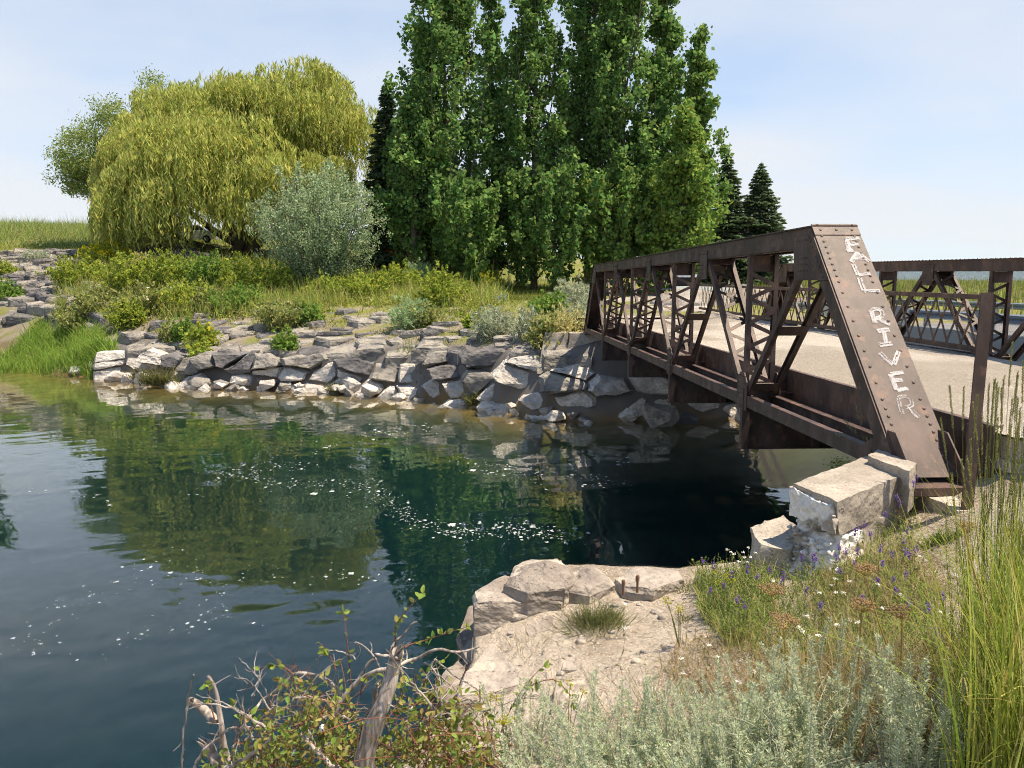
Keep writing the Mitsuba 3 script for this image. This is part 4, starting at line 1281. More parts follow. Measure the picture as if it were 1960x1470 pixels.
def spruce(u, vtop, Y, R, seed, label):
    rng = np.random.default_rng(seed)
    p = at_y(u, 540, Y); p[2] = float(height(p[0], p[1])) - 0.1
    top = at_y(u, vtop, Y)
    H = top[2] - p[2]
    key = name('spruce_tree')
    wood(key + '__trunk', [tube([p, p + UP * H * 0.5, p + UP * H], [0.24, 0.13, 0.02], 7)])
    C, D = [], []
    z = 0.4
    while z < H - 0.15:
        t = z / H
        r = R * (1 - t) ** 0.78 * (0.86 + 0.14 * math.sin(z * 3.1))
        nb = int(6 + 7 * (1 - t))
        for b in range(nb):
            az = rng.uniform(0, 2 * np.pi)
            L = r * rng.uniform(0.75, 1.08) + 0.12
            m = int(18 + 76 * L / 2.5)
            q = rng.beta(1.5, 1.0, m)
            d = np.array([math.cos(az), math.sin(az), 0]); w = np.array([-d[1], d[0], 0])
            lat = rng.normal(size=m) * 0.34 * L * (1.1 - q)
            pos = p + UP * z + d * (L * q)[:, None] + w * lat[:, None] + UP * (0.12 * L - 0.42 * L * q ** 1.2 + 0.22 * L * q ** 4 - 0.10 * rng.random(m))[:, None]
            C.append(pos); D.append(unit(d + w * np.sign(lat)[:, None] * 0.8 + rng.normal(size=(m, 3)) * 0.25 - UP * 0.25))
        z += 0.2 + 0.1 * rng.random()
    m = 60
    q = rng.random(m)
    C.append(p + UP * (H - 0.9 + 0.9 * q)[:, None] + rng.normal(size=(m, 3)) * 0.06); D.append(unit(rng.normal(size=(m, 3)) + [0, 0, 1.2]))
    crown(key, np.vstack(C), np.vstack(D), 0.40, 0.40, rng, [(0.115, 0.170, 0.085), (0.145, 0.20, 0.10)], var=0.25)
    tag(key, label, 'tree')


spruce(747, 157, 60.5, 3.4, 190, 'dark spruce between the willow and the poplars')
spruce(1385, 293, 78, 4.6, 191, 'dark spruce right of the poplar grove, the left one of the pair')
spruce(1449, 314, 78, 4.9, 192, 'dark spruce right of the poplar grove, the right one of the pair')
# ------------------------------------------------------------------ shrubs and grass of the far bank
YG = [(0.343, 0.408, 0.070), (0.422, 0.472, 0.089), (0.261, 0.354, 0.059)]
GR = [(0.171, 0.290, 0.059), (0.242, 0.354, 0.079)]
OL = [(0.332, 0.354, 0.119), (0.403, 0.408, 0.168), (0.261, 0.321, 0.100)]
BY = [(0.473, 0.504, 0.059), (0.383, 0.461, 0.059)]
SG = [(0.412, 0.461, 0.326), (0.503, 0.547, 0.396), (0.322, 0.365, 0.238)]
TN = [(0.544, 0.504, 0.228), (0.403, 0.408, 0.149), (0.600, 0.580, 0.296)]
SV = [(0.343, 0.472, 0.238), (0.422, 0.547, 0.307)]


def shrub(kind, u, v, w, h, tone, label, seed, group=None, leaf=0.125, aspect=0.45, dens=1.0, up=0.5, pos=None, stems='bark', flowers=None, catg='shrub'):
    rng = np.random.default_rng(1000 + seed)
    p = hit(u, v) if pos is None else np.asarray(pos, float)
    sc = p[1] / FOC
    W, H = w * sc / 2, h * sc * 0.86
    key = name(kind)
    nst = int(np.clip(30 * W * dens + 14, 12, 90))
    C, D, tubes, FC = [], [], [], []
    for b in range(nst):
        az = rng.uniform(0, 2 * np.pi); k = math.sqrt(rng.random())
        tip = np.array([math.cos(az) * W * k, math.sin(az) * W * k * 0.8, H * math.sqrt(max(0.05, 1 - 0.75 * k * k)) * rng.uniform(0.55, 1.18)])
        ft = p + np.array([math.cos(az) * W * k * 0.35, math.sin(az) * W * k * 0.3, -0.05])
        m = int((14 + 36 * H) * dens)
        q = rng.beta(1.3, 0.9, m)[:, None]
        path = lambda t: ft + (p + tip - ft) * np.concatenate([t, t, t ** 0.8], 1)
        tuft = rng.normal(size=(8, 3)) * 0.13 * min(1.2, H + 0.3)
        pos_ = path(q) + tuft[(q[:, 0] * 8).astype(int).clip(0, 7)] + rng.normal(size=(m, 3)) * 0.10 * (1.3 - q)
        C.append(pos_); D.append(unit(rng.normal(size=(m, 3)) + (p + tip - ft) / H * up))
        if b % 3 == 0:
            tubes.append(tube(path(np.linspace(0, 0.95, 4)[:, None]), np.linspace(0.014, 0.004, 4), 4, cap=False))
        if flowers is not None and rng.random() < flowers[1]:
            FC.append(p + tip + rng.normal(size=(flowers[2], 3)) * 0.07)
    put(key + '__stem', cat(tubes), stems, smooth=True)
    C = np.vstack(C); D = np.vstack(D)
    gz_ = height(C[:, 0], C[:, 1])
    ok = C[:, 2] > gz_ - 0.02
    crown(key, C[ok], D[ok], leaf, aspect, rng, tone, 'leaf', var=0.22, hue=0.09, part='__foliage')
    if FC:
        F = np.vstack(FC)
        crown(key, F, unit(rng.normal(size=F.shape)), 0.10, 0.8, rng, [flowers[0]], 'leaf', var=0.12, hue=0.05, part='__blossom')
    return tag(key, label, catg, group)


YEL = (0.55, 0.50, 0.02)
WHT = (0.75, 0.73, 0.66)
BUSHES = [
    # u, v foot, w, h, tone, label, flowers
    (150, 552, 120, 70, YG, 'yellow green shrub at the left end of the far bank thicket', (WHT, .1, 3)),
    (205, 512, 110, 52, BY, 'bright yellow flowering shrub at the top left of the far thicket', (YEL, .9, 26)),
    (268, 520, 70, 36, TN, 'tan dry grass clump beside the bright yellow flowering shrub', None),
    (250, 560, 130, 84, YG, 'yellow green shrub below the bright yellow flowering one', None),
    (330, 552, 130, 80, YG, 'yellow green shrub under the left side of the willow', (WHT, .1, 3)),
    (405, 556, 130, 84, GR, 'fresh green shrub under the middle of the willow', None),
    (470, 560, 130, 80, YG, 'yellow green shrub under the right side of the willow', (WHT, .1, 3)),
    (530, 562, 90, 64, YG, 'yellow green shrub touching the left of the silver tree', None),
    (365, 592, 140, 62, YG, 'broad yellow green shrub in the second row of the far thicket', (WHT, .12, 3)),
    (272, 604, 120, 62, OL, 'olive shrub in the second row of the far thicket, left', (WHT, .08, 3)),
    (455, 594, 130, 52, GR, 'low green shrub in the second row of the far thicket, right', None),
    (190, 596, 100, 52, OL, 'olive shrub above the green shore grass', (WHT, .1, 3)),
    (243, 626, 76, 54, YG, 'small rounded yellow green shrub on the rocks above the white boulders', None),
    (150, 632, 84, 50, OL, 'dull olive shrub at the left just above the green shore grass', None),
    (400, 596, 80, 46, OL, 'small olive shrub in front of the broad yellow green one', None),
    (545, 628, 126, 62, OL, 'large olive shrub on the cliff top left of the grassy slabs', (WHT, .08, 3)),
    (592, 622, 64, 50, GR, 'green shrub leaning on the large olive shrub of the cliff top', None),
    (545, 672, 48, 44, GR, 'small green shrub growing in a crack of the cliff', None),
    (385, 668, 66, 54, YG, 'shrub with a yellow flower spike growing on the cliff', (YEL, .35, 10)),
    (352, 660, 34, 66, GR, 'thin upright green shrub beside the yellow flower spike', (YEL, .1, 4)),
    (385, 690, 40, 36, YG, 'tiny yellow green shrub low on the cliff', None),
    (330, 655, 60, 40, OL, 'small olive shrub on the rock at the left of the cliff', (WHT, .1, 2)),
    (620, 572, 84, 52, YG, 'yellow green shrub at the foot of the silver tree', None),
    (700, 572, 124, 56, YG, 'wide yellow green shrub right of the silver tree foot', None),
    (762, 562, 100, 66, YG, 'yellow green shrub below the rust red fence', None),
    (755, 510, 120, 60, OL, 'tall olive weeds in front of the rust red fence', None),
    (800, 548, 62, 58, SV, 'small silvery shrub in the right thicket', None),
    (850, 584, 124, 74, YG, 'tall yellow green shrub in the right thicket', None),
    (905, 556, 84, 52, BY, 'bright yellow green shrub left of the marker post', None),
    (935, 552, 50, 44, BY, 'small bright yellow green shrub next to the marker post', None),
    (782, 628, 84, 66, SV, 'grey green grassy shrub among the slabs', None),
    (820, 622, 56, 50, OL, 'olive grassy shrub right of the grey green one', None),
    (946, 650, 84, 78, SG, 'grey sagebrush on the cliff top left of the bridge', None),
    (905, 632, 56, 42, YG, 'small yellow green tuft left of the grey sagebrush', None),
    (1012, 650, 66, 62, SG, 'smaller pale sagebrush right of the grey one', None),
    (1050, 600, 74, 46, GR, 'green shrub left of the far end of the bridge', None),
    (1098, 588, 96, 62, SG, 'grey green shrub beside the far end post', None),
    (1108, 620, 70, 44, SG, 'pale grey twiggy shrub at the far end of the bridge', None),
    (1085, 648, 110, 66, TN, 'tan dry grass clump at the far abutment', None),
    (1040, 668, 60, 70, OL, 'olive shrub beside the pale rock of the abutment', None),
    (1120, 560, 60, 40, TN, 'dry grass clump behind the far end of the bridge', None),
    (12, 528, 40, 26, YG, 'small yellow green shrub at the left edge above the rocks', None),
    (15, 575, 60, 40, GR, 'green tuft among the rocks at the left edge', None),
    (70, 500, 60, 22, SG, 'pale weeds with white flowers at the far left', (WHT, .5, 5)),
]
for i, (u, v, w, h, tone, lab, fl) in enumerate(BUSHES):
    thin = tone in (SV, SG, TN)
    shrub('sagebrush' if 'sagebrush' in lab else 'grass_clump' if 'grass clump' in lab or 'tuft' in lab else 'weed' if 'weeds' in lab else 'shrub', u, v, w, h, tone, lab, i,
          leaf=0.165 if not thin else 0.18, aspect=0.5 if not thin else 0.2, dens=1.15 if thin else 1.0, up=0.9 if not thin else 1.6, flowers=fl,
          catg='sagebrush' if 'sagebrush' in lab else 'grass' if 'grass clump' in lab or 'tuft' in lab else 'weeds' if 'weeds' in lab else 'shrub')


def grass_patch(key, pts, hgt, wid, tone, seed, label, seg=1, bend=0.35, lean=0.25, zfun=height, mat='blade', z=None):
    rng = np.random.default_rng(seed)
    n = len(pts)
    base = np.stack([pts[:, 0], pts[:, 1], zfun(pts[:, 0], pts[:, 1]) - 0.02 if z is None else z], -1)
    d = np.stack([rng.normal(size=n) * lean, rng.normal(size=n) * lean, np.ones(n)], -1)
    v_, f_, m = ribbons(base, d, hgt * np.exp(rng.normal(size=n) * 0.3), wid, rng, seg, bend)
    k = put(key, (v_, f_), mat, color=tint(n, rng, tone, 0.2, 0.1, m))
    tag(k, label, 'grass', kind='stuff')
    return k


rng = np.random.default_rng(299)
uv_ = np.stack([rng.uniform(110, 620, 2600), rng.uniform(515, 612, 2600)], -1)
uv_ = np.vstack([uv_, np.stack([rng.uniform(590, 960, 1500), rng.uniform(545, 590, 1500)], -1)])
C = []
for u, v in uv_[rng.random(len(uv_)) < 0.55]:
    p = hit(u, v)
    n = 16
    C.append(p + rng.normal(size=(n, 3)) * [0.16, 0.16, 0] + UP * (rng.random((n, 1)) ** 1.3 * 0.5))
C = np.vstack(C)
crown('undergrowth', C, unit(rng.normal(size=C.shape) + [0, 0, 1.0]), 0.13, 0.36, rng, YG + OL[:1] + TN[:1], 'leaf', var=0.25, hue=0.09, part='')
tag('undergrowth', 'yellow green weeds filling the gaps between the far bank shrubs', 'weeds', kind='stuff')
rng = np.random.default_rng(300)
# left hill, lawn, thin grass between the slabs
q = np.stack([rng.uniform(-70, 4, 60000), rng.uniform(40, 92, 60000)], -1)
d_ = q[:, 1] - far_shore(q[:, 0])
n_ = meshkit.fbm(np.stack([q[:, 0] * 0.25, q[:, 1] * 0.25, 0 * q[:, 0]], -1), 3, 41)
q = q[(d_ > 2.5) & ((q[:, 0] > -22) | (d_ > 17) | (rng.random(len(q)) < 0.06)) & (rng.random(len(q)) < np.clip((d_ - 4) / 8 + (n_ - 0.5) * 3, 0.12, 1))]
grass_patch('meadow_grass', q, 0.34, 0.05, [(0.21, 0.25, 0.055), (0.28, 0.285, 0.09), (0.17, 0.22, 0.045)], 301, 'green meadow grass on the far bank', lean=0.3)
q = np.stack([rng.uniform(-85, -34, 26000), rng.uniform(66, 96, 26000)], -1)
grass_patch('hill_grass', q, 0.58 + 0.5 * np.random.default_rng(8).random(len(q)) ** 3, 0.05, [(0.23, 0.34, 0.07), (0.30, 0.39, 0.10), (0.40, 0.40, 0.20)], 302, 'tall grass along the crest of the hill at the left', lean=0.45)
q = np.stack([rng.uniform(-5, 4.5, 16000), rng.uniform(31, 62, 16000)], -1)
grass_patch('lawn', q, 0.16, 0.04, [(0.20, 0.27, 0.05), (0.25, 0.30, 0.07)], 303, 'short green lawn left of the far end of the bridge', lean=0.4)
q = np.stack([rng.uniform(-20, 2.5, 9000), rng.uniform(0, 1, 9000)], -1)
q[:, 1] = far_shore(q[:, 0]) + 2.0 + 7 * q[:, 1] ** 0.9
n_ = meshkit.fbm(np.stack([q[:, 0] * 0.8, q[:, 1] * 0.8, 0 * q[:, 0]], -1), 3, 45)
q = q[n_ > 0.5]
grass_patch('bench_grass', q, 0.16, 0.04, [(0.15, 0.17, 0.04), (0.21, 0.20, 0.07), (0.24, 0.21, 0.10)], 304, 'thin yellowish grass between the slabs above the cliff', lean=0.5)
# tall wispy weeds standing among the shrubs
rr = np.random.default_rng(298)
uv_ = np.vstack([np.stack([rr.uniform(110, 610, 430), rr.uniform(512, 610, 430)], -1), np.stack([rr.uniform(590, 960, 260), rr.uniform(540, 588, 260)], -1)])
q = np.vstack([hit(u, v)[:2] + rr.normal(size=(26, 2)) * 0.3 for u, v in uv_])
grass_patch('wispy_weeds', q, 0.85, 0.05, [(0.34, 0.40, 0.09), (0.42, 0.45, 0.12), (0.27, 0.36, 0.08), (0.45, 0.42, 0.18)], 297, 'tall light yellow green weeds standing among the far bank shrubs', seg=2, lean=0.3)
# field beyond the new bridge at the right
q = np.stack([rng.uniform(22, 95, 34000), 34 + 100 * rng.random(34000) ** 0.8], -1)
grass_patch('field_grass', q, 0.62, 0.09, [(0.22, 0.27, 0.06), (0.29, 0.30, 0.09), (0.40, 0.36, 0.19), (0.18, 0.24, 0.05)], 305, 'tall green field grass beyond the road at the right', lean=0.2)
# bright shore grass at the left
C = []
for _ in range(420):
    u, v = rng.uniform(-40, 214), rng.uniform(632, 716)
    if v < 690 - 60 * math.sin(math.pi * np.clip((u - 10) / 215, 0, 1)) - (18 if u > 60 else 0):
        continue
    p = hit(u, v)
    C.append(p[:2] + rng.normal(size=(20, 2)) * [0.22, 0.16])
q = np.vstack(C)
grass_patch('shore_grass', q, 0.72, 0.04, [(0.23, 0.36, 0.065), (0.30, 0.42, 0.09), (0.19, 0.31, 0.055)], 306, 'lush bright green grass at the water left of the white boulders', seg=3, bend=0.5, lean=0.3)
for u, v, w_, hh, lab in [(305, 740, 60, 30, 'pale grass tuft hanging over the water in front of the left of the cliff'), (272, 730, 26, 20, 'small pale grass tuft just left of the larger overhanging one'), (645, 752, 26, 14, 'tiny dry grass tuft at the waterline under the middle of the cliff'),
                     (912, 778, 30, 22, 'thin grass tuft at the waterline near the pale rocks by the bridge')]:
    p = at_z(u, v, WZ)
    n = 420
    rr = np.random.default_rng(int(u))
    sc = p[1] / FOC
    k = name('grass_tuft')
    base = np.stack([p[0] + rr.normal(size=n) * w_ * sc * 0.3, p[1] + rr.normal(size=n) * 0.1, WZ + 0.02 + rr.random(n) * hh * sc * 0.35], -1)
    v_, f_, m = ribbons(base, np.stack([rr.normal(size=n) * 0.6, rr.normal(size=n) * 0.4 - 0.3, np.ones(n)], -1), hh * sc * 1.0 * np.exp(rr.normal(size=n) * 0.3), 0.035, rr, 3, 0.6)
    scene[k] = mikit.ply((v_, f_), 'blade', color=tint(n, rr, [(0.22, 0.215, 0.09), (0.17, 0.18, 0.06)], 0.2, 0.08, m))
    tag(k, lab, 'grass')
# ------------------------------------------------------------------ beyond: road, new bridge, hills and small things
xs, ys = np.linspace(-9000, 26000, 240), np.linspace(13000, 22000, 24)
def hill_z(X, Y):
    r = meshkit.fbm(np.stack([X / 5200, Y / 5200, 0 * X], -1), 5, 61)
    k = np.clip((Y - 13000) / 3200, 0, 1) * np.clip((22000 - Y) / 3000, 0, 1)
    az = X / Y
    return -8 + k * (330 + 620 * (r - 0.45)) * np.clip(1.12 - 0.25 * np.clip(az - 0.45, 0, 1), 0.4, 1.3) * 1.0
v, f = grid_mesh(xs, ys, hill_z)
n2 = meshkit.fbm(v / [900, 900, 900], 4, 62)[:, None]
put('hills', (v, f), 'ground_mat', smooth=True, color=np.array([0.065, 0.08, 0.075]) * (0.6 + 0.8 * n2))
tag('hills', 'low wooded hills on the horizon at the right', kind='structure')

# approach roads
def strip(key, path, wl, wr, mat, label, dz=0.03, n=80, conform=False, amp=0.0):
    p = spline(np.array(path, float), n)
    t = unit(np.gradient(p[:, :2], axis=0)); w = np.stack([t[:, 1], -t[:, 0]], -1)
    vs = []
    m = 14
    for i in range(m):
        a = -wl + (wl + wr) * i / (m - 1)
        q = p.copy(); q[:, :2] += w * a
        if conform:
            q[:, 2] = near_z(q[:, 0], q[:, 1]) + 0.02 - 0.09 * np.clip(1.1 - (m - 1 - i) / 4.0, 0, 1) * (0.3 + 1.2 * meshkit.fbm(np.stack([q[:, 0] * 2.5, q[:, 1] * 2.5, 0 * q[:, 0]], -1), 3, 14))
        if p.shape[1] == 3:
            q[:, 2] += amp * (meshkit.fbm(np.stack([q[:, 0] * 1.3, q[:, 1] * 1.3, 0 * q[:, 0]], -1), 3, 8) - 0.5)
        vs.append(q)
    V = np.stack(vs, 1).reshape(-1, 3)
    i, j = np.meshgrid(np.arange(n - 1), np.arange(m - 1), indexing='ij')
    a = (i * m + j).ravel()
    q = np.stack([a, a + 1, a + m + 1, a + m], -1)
    return tag(put(key, (V, np.vstack([q[:, [0, 1, 2]], q[:, [0, 2, 3]]])), mat, smooth=True), label, kind='structure')


s_end = S0 + 10 * PN + 0.62
strip('gravel_road', [B(S0 - 0.25, 7.0, -1.285), B(3.0, 7.1, -1.30), B(0, 7.2, -1.32), B(-6, 7.4, -1.4), B(-20, 7.4, -1.6)], 3.6, 2.1, 'gravel', 'pale gravel road leading onto the near end of the bridge', amp=0.03, conform=True)
strip('gravel_road', [B(s_end - 0.1, 6.7, -1.215), B(s_end + 6, 7.2, -1.14), B(s_end + 14, 9, -1.0), B(s_end + 24, 14, -0.7), B(s_end + 36, 24, -0.3)], 3.2, 3.4, 'gravel', 'pale gravel road leaving the far end of the bridge', amp=0.08)
gp = at_y(940, 545, 62)
strip('path', [at_y(900, 546, 63), at_y(960, 545.5, 62), at_y(1010, 545, 60), at_y(1120, 545, 58)], 0.35, 0.35, 'white_paint', 'pale concrete path edge in front of the poplars', n=20)

# the newer concrete road bridge to the right
NB = 'road_bridge'
tag(NB, 'grey concrete road bridge behind the far truss', 'bridge')
xl, xr = 15.2, 24.5
zr = -1.62
put(NB + '__road', obox(B(38, (xl + xr) / 2, zr - 0.2), BD * 70, BN * (xr - xl) / 2, UP * 0.2), 'asphalt')
put(NB + '__parapet', obox(B(17, xl - 0.14, zr - 0.62), BD * 24, BN * 0.15, UP * 0.82), 'grey_concrete')
put(NB + '__kerb', obox(B(38, xl + 0.16, zr + 0.06), BD * 70, BN * 0.14, UP * 0.06), 'grey_concrete')
for s in (22.6, 27.2, 33.5):
    put(NB + '__pillar', obox(B(s, xl - 0.16, zr + 0.1), BD * 0.22, BN * 0.18, UP * 0.78), 'grey_concrete')
def wbeam(l, z, s0, s1, key):
    prof = [(-0.155, 0.0), (-0.115, -0.07), (-0.05, -0.07), (0, 0.0), (0.05, -0.07), (0.115, -0.07), (0.155, 0.0)]
    a = np.array([B(s0, l + x, z + zz) for zz, x in prof]); b = np.array([B(s1, l + x, z + zz) for zz, x in prof])
    n = len(prof); k = np.arange(n - 1)
    V = np.vstack([a, b]); Fq = np.vstack([np.stack([k, k + 1, n + k + 1], 1), np.stack([k, n + k + 1, n + k], 1)])
    return put(key, (V, Fq), 'galvanised')
for l, lab in ((xr + 0.3, 'blue grey steel guardrail along the far side of the road'), (xl + 0.05, 'blue grey steel guardrail along the near side of the road behind the far truss')):
    gk = name('guardrail')
    tag(gk, lab, 'guardrail')
    wbeam(l, zr + 0.62, 2, 75, gk + '__rail')
    for s in np.arange(8, 74, 2.6):
        put(gk + '__post', obox(B(s, l + 0.1, zr + 0.35), BD * 0.05, BN * 0.07, UP * 0.42), 'galvanised')

# marker post before the poplars
p = at_y(974, 546, 58)
k = name('marker_post')
scene[k] = mikit.ply(tube([p - UP * 0.3, p + UP * 1.95], 0.035, 8), 'galvanised', smooth=40)
tag(k, 'thin pale marker post standing in front of the dark grove', 'post')
put(k + '__reflector', tube([p + UP * 1.5, p + UP * 1.93], 0.042, 8), 'white_paint', smooth=40)

# rust red rail fence between the silver tree and the grove
FK = name('rail_fence')
tag(FK, 'rust red rail fence half hidden between the silver tree and the grove', 'fence')
for u0, u1, v0 in ((738, 800, 480), (738, 800, 489)):
    a, b = at_y(u0, v0, 59), at_y(u1, v0 + 2, 59)
    put(FK + '__rail', obox((a + b) / 2, (b - a) / 2, UP * 0.11, BD * 0.05), 'rust_red')
for u in (744, 772, 797):
    a = at_y(u, 478, 59.1)
    put(FK + '__post', obox(a - UP * 0.6, BN * 0.08, BD * 0.04, UP * 0.75), 'rust_red')

# pale car under the hanging branches of the willow
CK = name('parked_car')
tag(CK, 'pale blue white car parked behind the hanging willow branches', 'car')
c = at_y(372, 470, 66); c[2] = float(height(c[0], c[1])) + 0.02
prof = np.array([(-2.1, 0.35), (-2.15, 0.75), (-2.05, 0.95), (-1.2, 1.05), (-0.6, 1.5), (0.75, 1.52), (1.35, 1.05), (2.05, 0.95), (2.15, 0.6), (2.1, 0.35)])
pg = trimesh.creation.extrude_polygon(Polygon(prof), 1.6, engine='earcut')
vv = pg.vertices
narrow = np.where(vv[:, 1] > 1.1, 0.82, 1.0)
V = np.stack([c[0] + vv[:, 0], c[1] + (vv[:, 2] - 0.8) * narrow, c[2] + vv[:, 1]], -1)
put(CK + '__body', (V, pg.faces[:, [0, 2, 1]]), 'white_paint')
for x0, x1 in ((-0.95, 0.02), (0.1, 1.05)):
    q = np.array([[x0 - 0.08 * (x0 < -0.5), 1.08], [x1 + 0.1 * (x1 > 0.5), 1.08], [x1 - 0.28 * (x1 > 0.5), 1.46], [x0 + 0.42 * (x0 < -0.5), 1.46]])
    put(CK + '__window', (np.array([[c[0] + a, c[1] - 0.8 * (0.985 if b < 1.2 else 0.835) - 0.01, c[2] + b] for a, b in q]), np.array([[0, 1, 2], [0, 2, 3]])), 'dark_glass')
for x in (-1.35, 1.35):
    w = put(CK + '__wheel', tube([c + [x, -0.82, 0.32], c + [x, -0.6, 0.32]], 0.32, 20), 'rubber', smooth=40)
    put(w + '__rim', tube([c + [x, -0.835, 0.32], c + [x, -0.80, 0.32]], 0.19, 16), 'galvanised', smooth=40)

# dead limbs lying left of the willow
DK = name('fallen_limb')
tag(DK, 'bleached dead limbs lying under the left side of the willow', 'branch')
for j, (pp_, r0) in enumerate([([(200, 402), (212, 416), (232, 420), (246, 440), (290, 458)], 0.20), ([(215, 458), (245, 463), (285, 462), (330, 460)], 0.18), ([(283, 488), (288, 474), (310, 464), (345, 470)], 0.22), ([(228, 440), (246, 446), (262, 450)], 0.12), ([(180, 450), (205, 452)], 0.1)]):
    pts = spline(np.array([at_y(u, v, 60.5 + 0.4 * j) for u, v in pp_]), 9)
    put(DK + '__limb', tube(pts, np.linspace(r0, r0 * 0.4, 9), 7), 'pale_bark', smooth=50)

# gravel mound, barrier and trailer beyond the far end of the bridge
m = trimesh.creation.icosphere(subdivisions=3)
def mound(u, v, Y, wx, wy, h, mat, label, seed):
    p = at_y(u, v, Y); p[2] = float(height(p[0], p[1])) - 0.1
    q = m.vertices * [wx, wy, h]
    q = q + m.vertices * (meshkit.fbm(m.vertices * 3 + seed, 4, seed)[:, None] - 0.5) * 0.5 * h
    return tag(put('gravel_heap', (q + p, m.faces), mat, smooth=True), label, 'heap')
mound(1322, 580, 41, 2.2, 1.6, 0.95, 'gravel', 'grey gravel heap beyond the far end of the bridge', 4)
mound(1425, 560, 47, 1.9, 1.5, 0.9, 'soil', 'brown earth heap right of the grey gravel heap', 6)
a, b = at_y(1290, 552, 46), at_y(1440, 548, 50)
BK = name('concrete_barrier')
tag(BK, 'long low grey concrete barrier beyond the far end of the bridge', 'barrier')
L = b - a
for i in range(4):
    pa_, pb2 = a + L * (i / 4 + 0.004), a + L * ((i + 1) / 4 - 0.004)
    hh = (pb2 - pa_) / 2; cc = (pa_ + pb2) / 2
    nn = unit(np.cross(hh, UP))
    P_ = [cc + s * hh + nn * w * t - UP * z for s in (-1, 1) for t in (-1, 1) for w, z in ((0.09, -0.12), (0.13, 0.35), (0.3, 0.62))]
    put(BK + '__segment', trimesh.convex.convex_hull(np.array(P_)), 'grey_concrete')
p = at_y(1310, 535, 52); p[2] = float(height(p[0], p[1]))
TK = name('cargo_trailer')
tag(TK, 'small dark trailer with a white lid standing behind the gravel heap', 'trailer')
put(TK + '__box', obox(p + UP * 0.95, [0.85, 0, 0], [0, 0.7, 0], UP * 0.35), 'rubber')
put(TK + '__lid', obox(p + UP * 1.42, [0.88, 0, 0], [0, 0.73, 0], UP * 0.1), 'white_paint')
for x in (-0.62, 0.62):
    put(TK + '__wheel', tube([p + [x, -0.82, 0.33], p + [x, -0.62, 0.33]], 0.33, 18), 'rubber', smooth=40)
put(TK + '__drawbar', tube([p + [-0.8, 0, 0.55], p + [-1.9, 0, 0.5]], 0.05, 6), 'galvanised')

# the air between: one closed box of thin haze round everything
scene['haze'] = {'type': 'cube', 'to_world': T().translate([0, 0, 290]).scale([32000, 32000, 310]), 'bsdf': {'type': 'null'}, 'interior': {'type': 'ref', 'id': 'air'}}
tag('haze', 'thin blue summer haze over the distant hills', 'haze', kind='stuff')
# ------------------------------------------------------------------ foam on the river
rng = np.random.default_rng(400)
STREAKS = [([(395, 915), (430, 911), (480, 900), (540, 892), (600, 884)], 90, 5), ([(440, 905), (500, 918), (560, 930), (620, 928), (690, 930)], 110, 6), ([(690, 925), (715, 938), (745, 962), (775, 985)], 110, 8),
           ([(770, 985), (800, 1000), (840, 1012), (890, 1016), (950, 1008), (1010, 1016), (1060, 1022), (1110, 1032)], 260, 8), ([(690, 830), (740, 826), (800, 822), (830, 824)], 60, 5), ([(880, 885), (930, 895), (1000, 905), (1060, 912), (1130, 918), (1210, 928)], 200, 7),
           ([(170, 945), (60, 940), (10, 938)], 8, 3), ([(170, 945), (195, 955), (215, 962)], 10, 3), ([(270, 1085), (310, 1070), (330, 1062)], 14, 10), ([(110, 1165), (160, 1140), (220, 1128), (300, 1120), (350, 1100), (400, 1095)], 34, 7),
           ([(350, 1100), (395, 1112), (470, 1100), (560, 1106), (640, 1104), (730, 1108), (780, 1120)], 50, 9), ([(10, 1195), (60, 1210), (110, 1175), (160, 1150)], 16, 10), ([(0, 1240), (60, 1246), (130, 1250), (200, 1246), (260, 1222), (330, 1215)], 30, 10),
           ([(340, 1200), (390, 1180), (440, 1160), (400, 1150)], 30, 9), ([(590, 860), (640, 850)], 16, 6), ([(420, 940), (330, 950)], 6, 4), ([(480, 1195), (500, 1198)], 2, 3), ([(1180, 886), (1200, 884)], 20, 3)]
scene['foam_mat'] = two({'type': 'diffuse', 'reflectance': {'type': 'rgb', 'value': [0.40, 0.44, 0.43]}})
vs = []
disc = np.arange(9) * 2 * np.pi / 9
for path, n, sd in STREAKS:
    pp_ = spline(np.array(path, float), 60)
    for _ in range(int(n * 1.5)):
        t = rng.uniform(0, 59); i = int(min(t, 58))
        u, v = pp_[i] + (pp_[i + 1] - pp_[i]) * (t - i) + rng.normal(size=2) * [sd * 2.2, sd * 1.25]
        p = at_z(u, v, WZ)
        z = float(ripple(np.array(p[0]), np.array(p[1]))) + 0.004
        px = p[1] / FOC
        r = px * math.exp(rng.normal() * 0.6) * (0.72 if v < 1000 else 1.0)
        rad = r * (1 + 0.4 * rng.normal(size=9).clip(-1.4, 1.4))
        st = rng.uniform(0.9, 1.5)
        ring = np.stack([p[0] + rad * np.cos(disc) * st, p[1] + rad * np.sin(disc) * 1.5, z + 0 * disc], -1)
        vv = np.vstack([ring, [[p[0], p[1], z + r * 0.35]]])
        k = np.arange(9)
        vs.append((vv, np.stack([k, (k + 1) % 9, 9 + 0 * k], 1)))
tag(put('foam', cat(vs), 'foam_mat'), 'small white flecks of foam drifting on the river', 'foam', kind='stuff')

# ------------------------------------------------------------------ foreground plants
_gx, _gy = np.arange(-4, 7.01, 0.03), np.arange(0, 9.01, 0.03)
_X, _Y = np.meshgrid(_gx, _gy, indexing='ij')
NZ = RegularGridInterpolator((_gx, _gy), near_z(_X, _Y), bounds_error=False, fill_value=None)


def gnd(x, y):
    return float(NZ((x, y)))


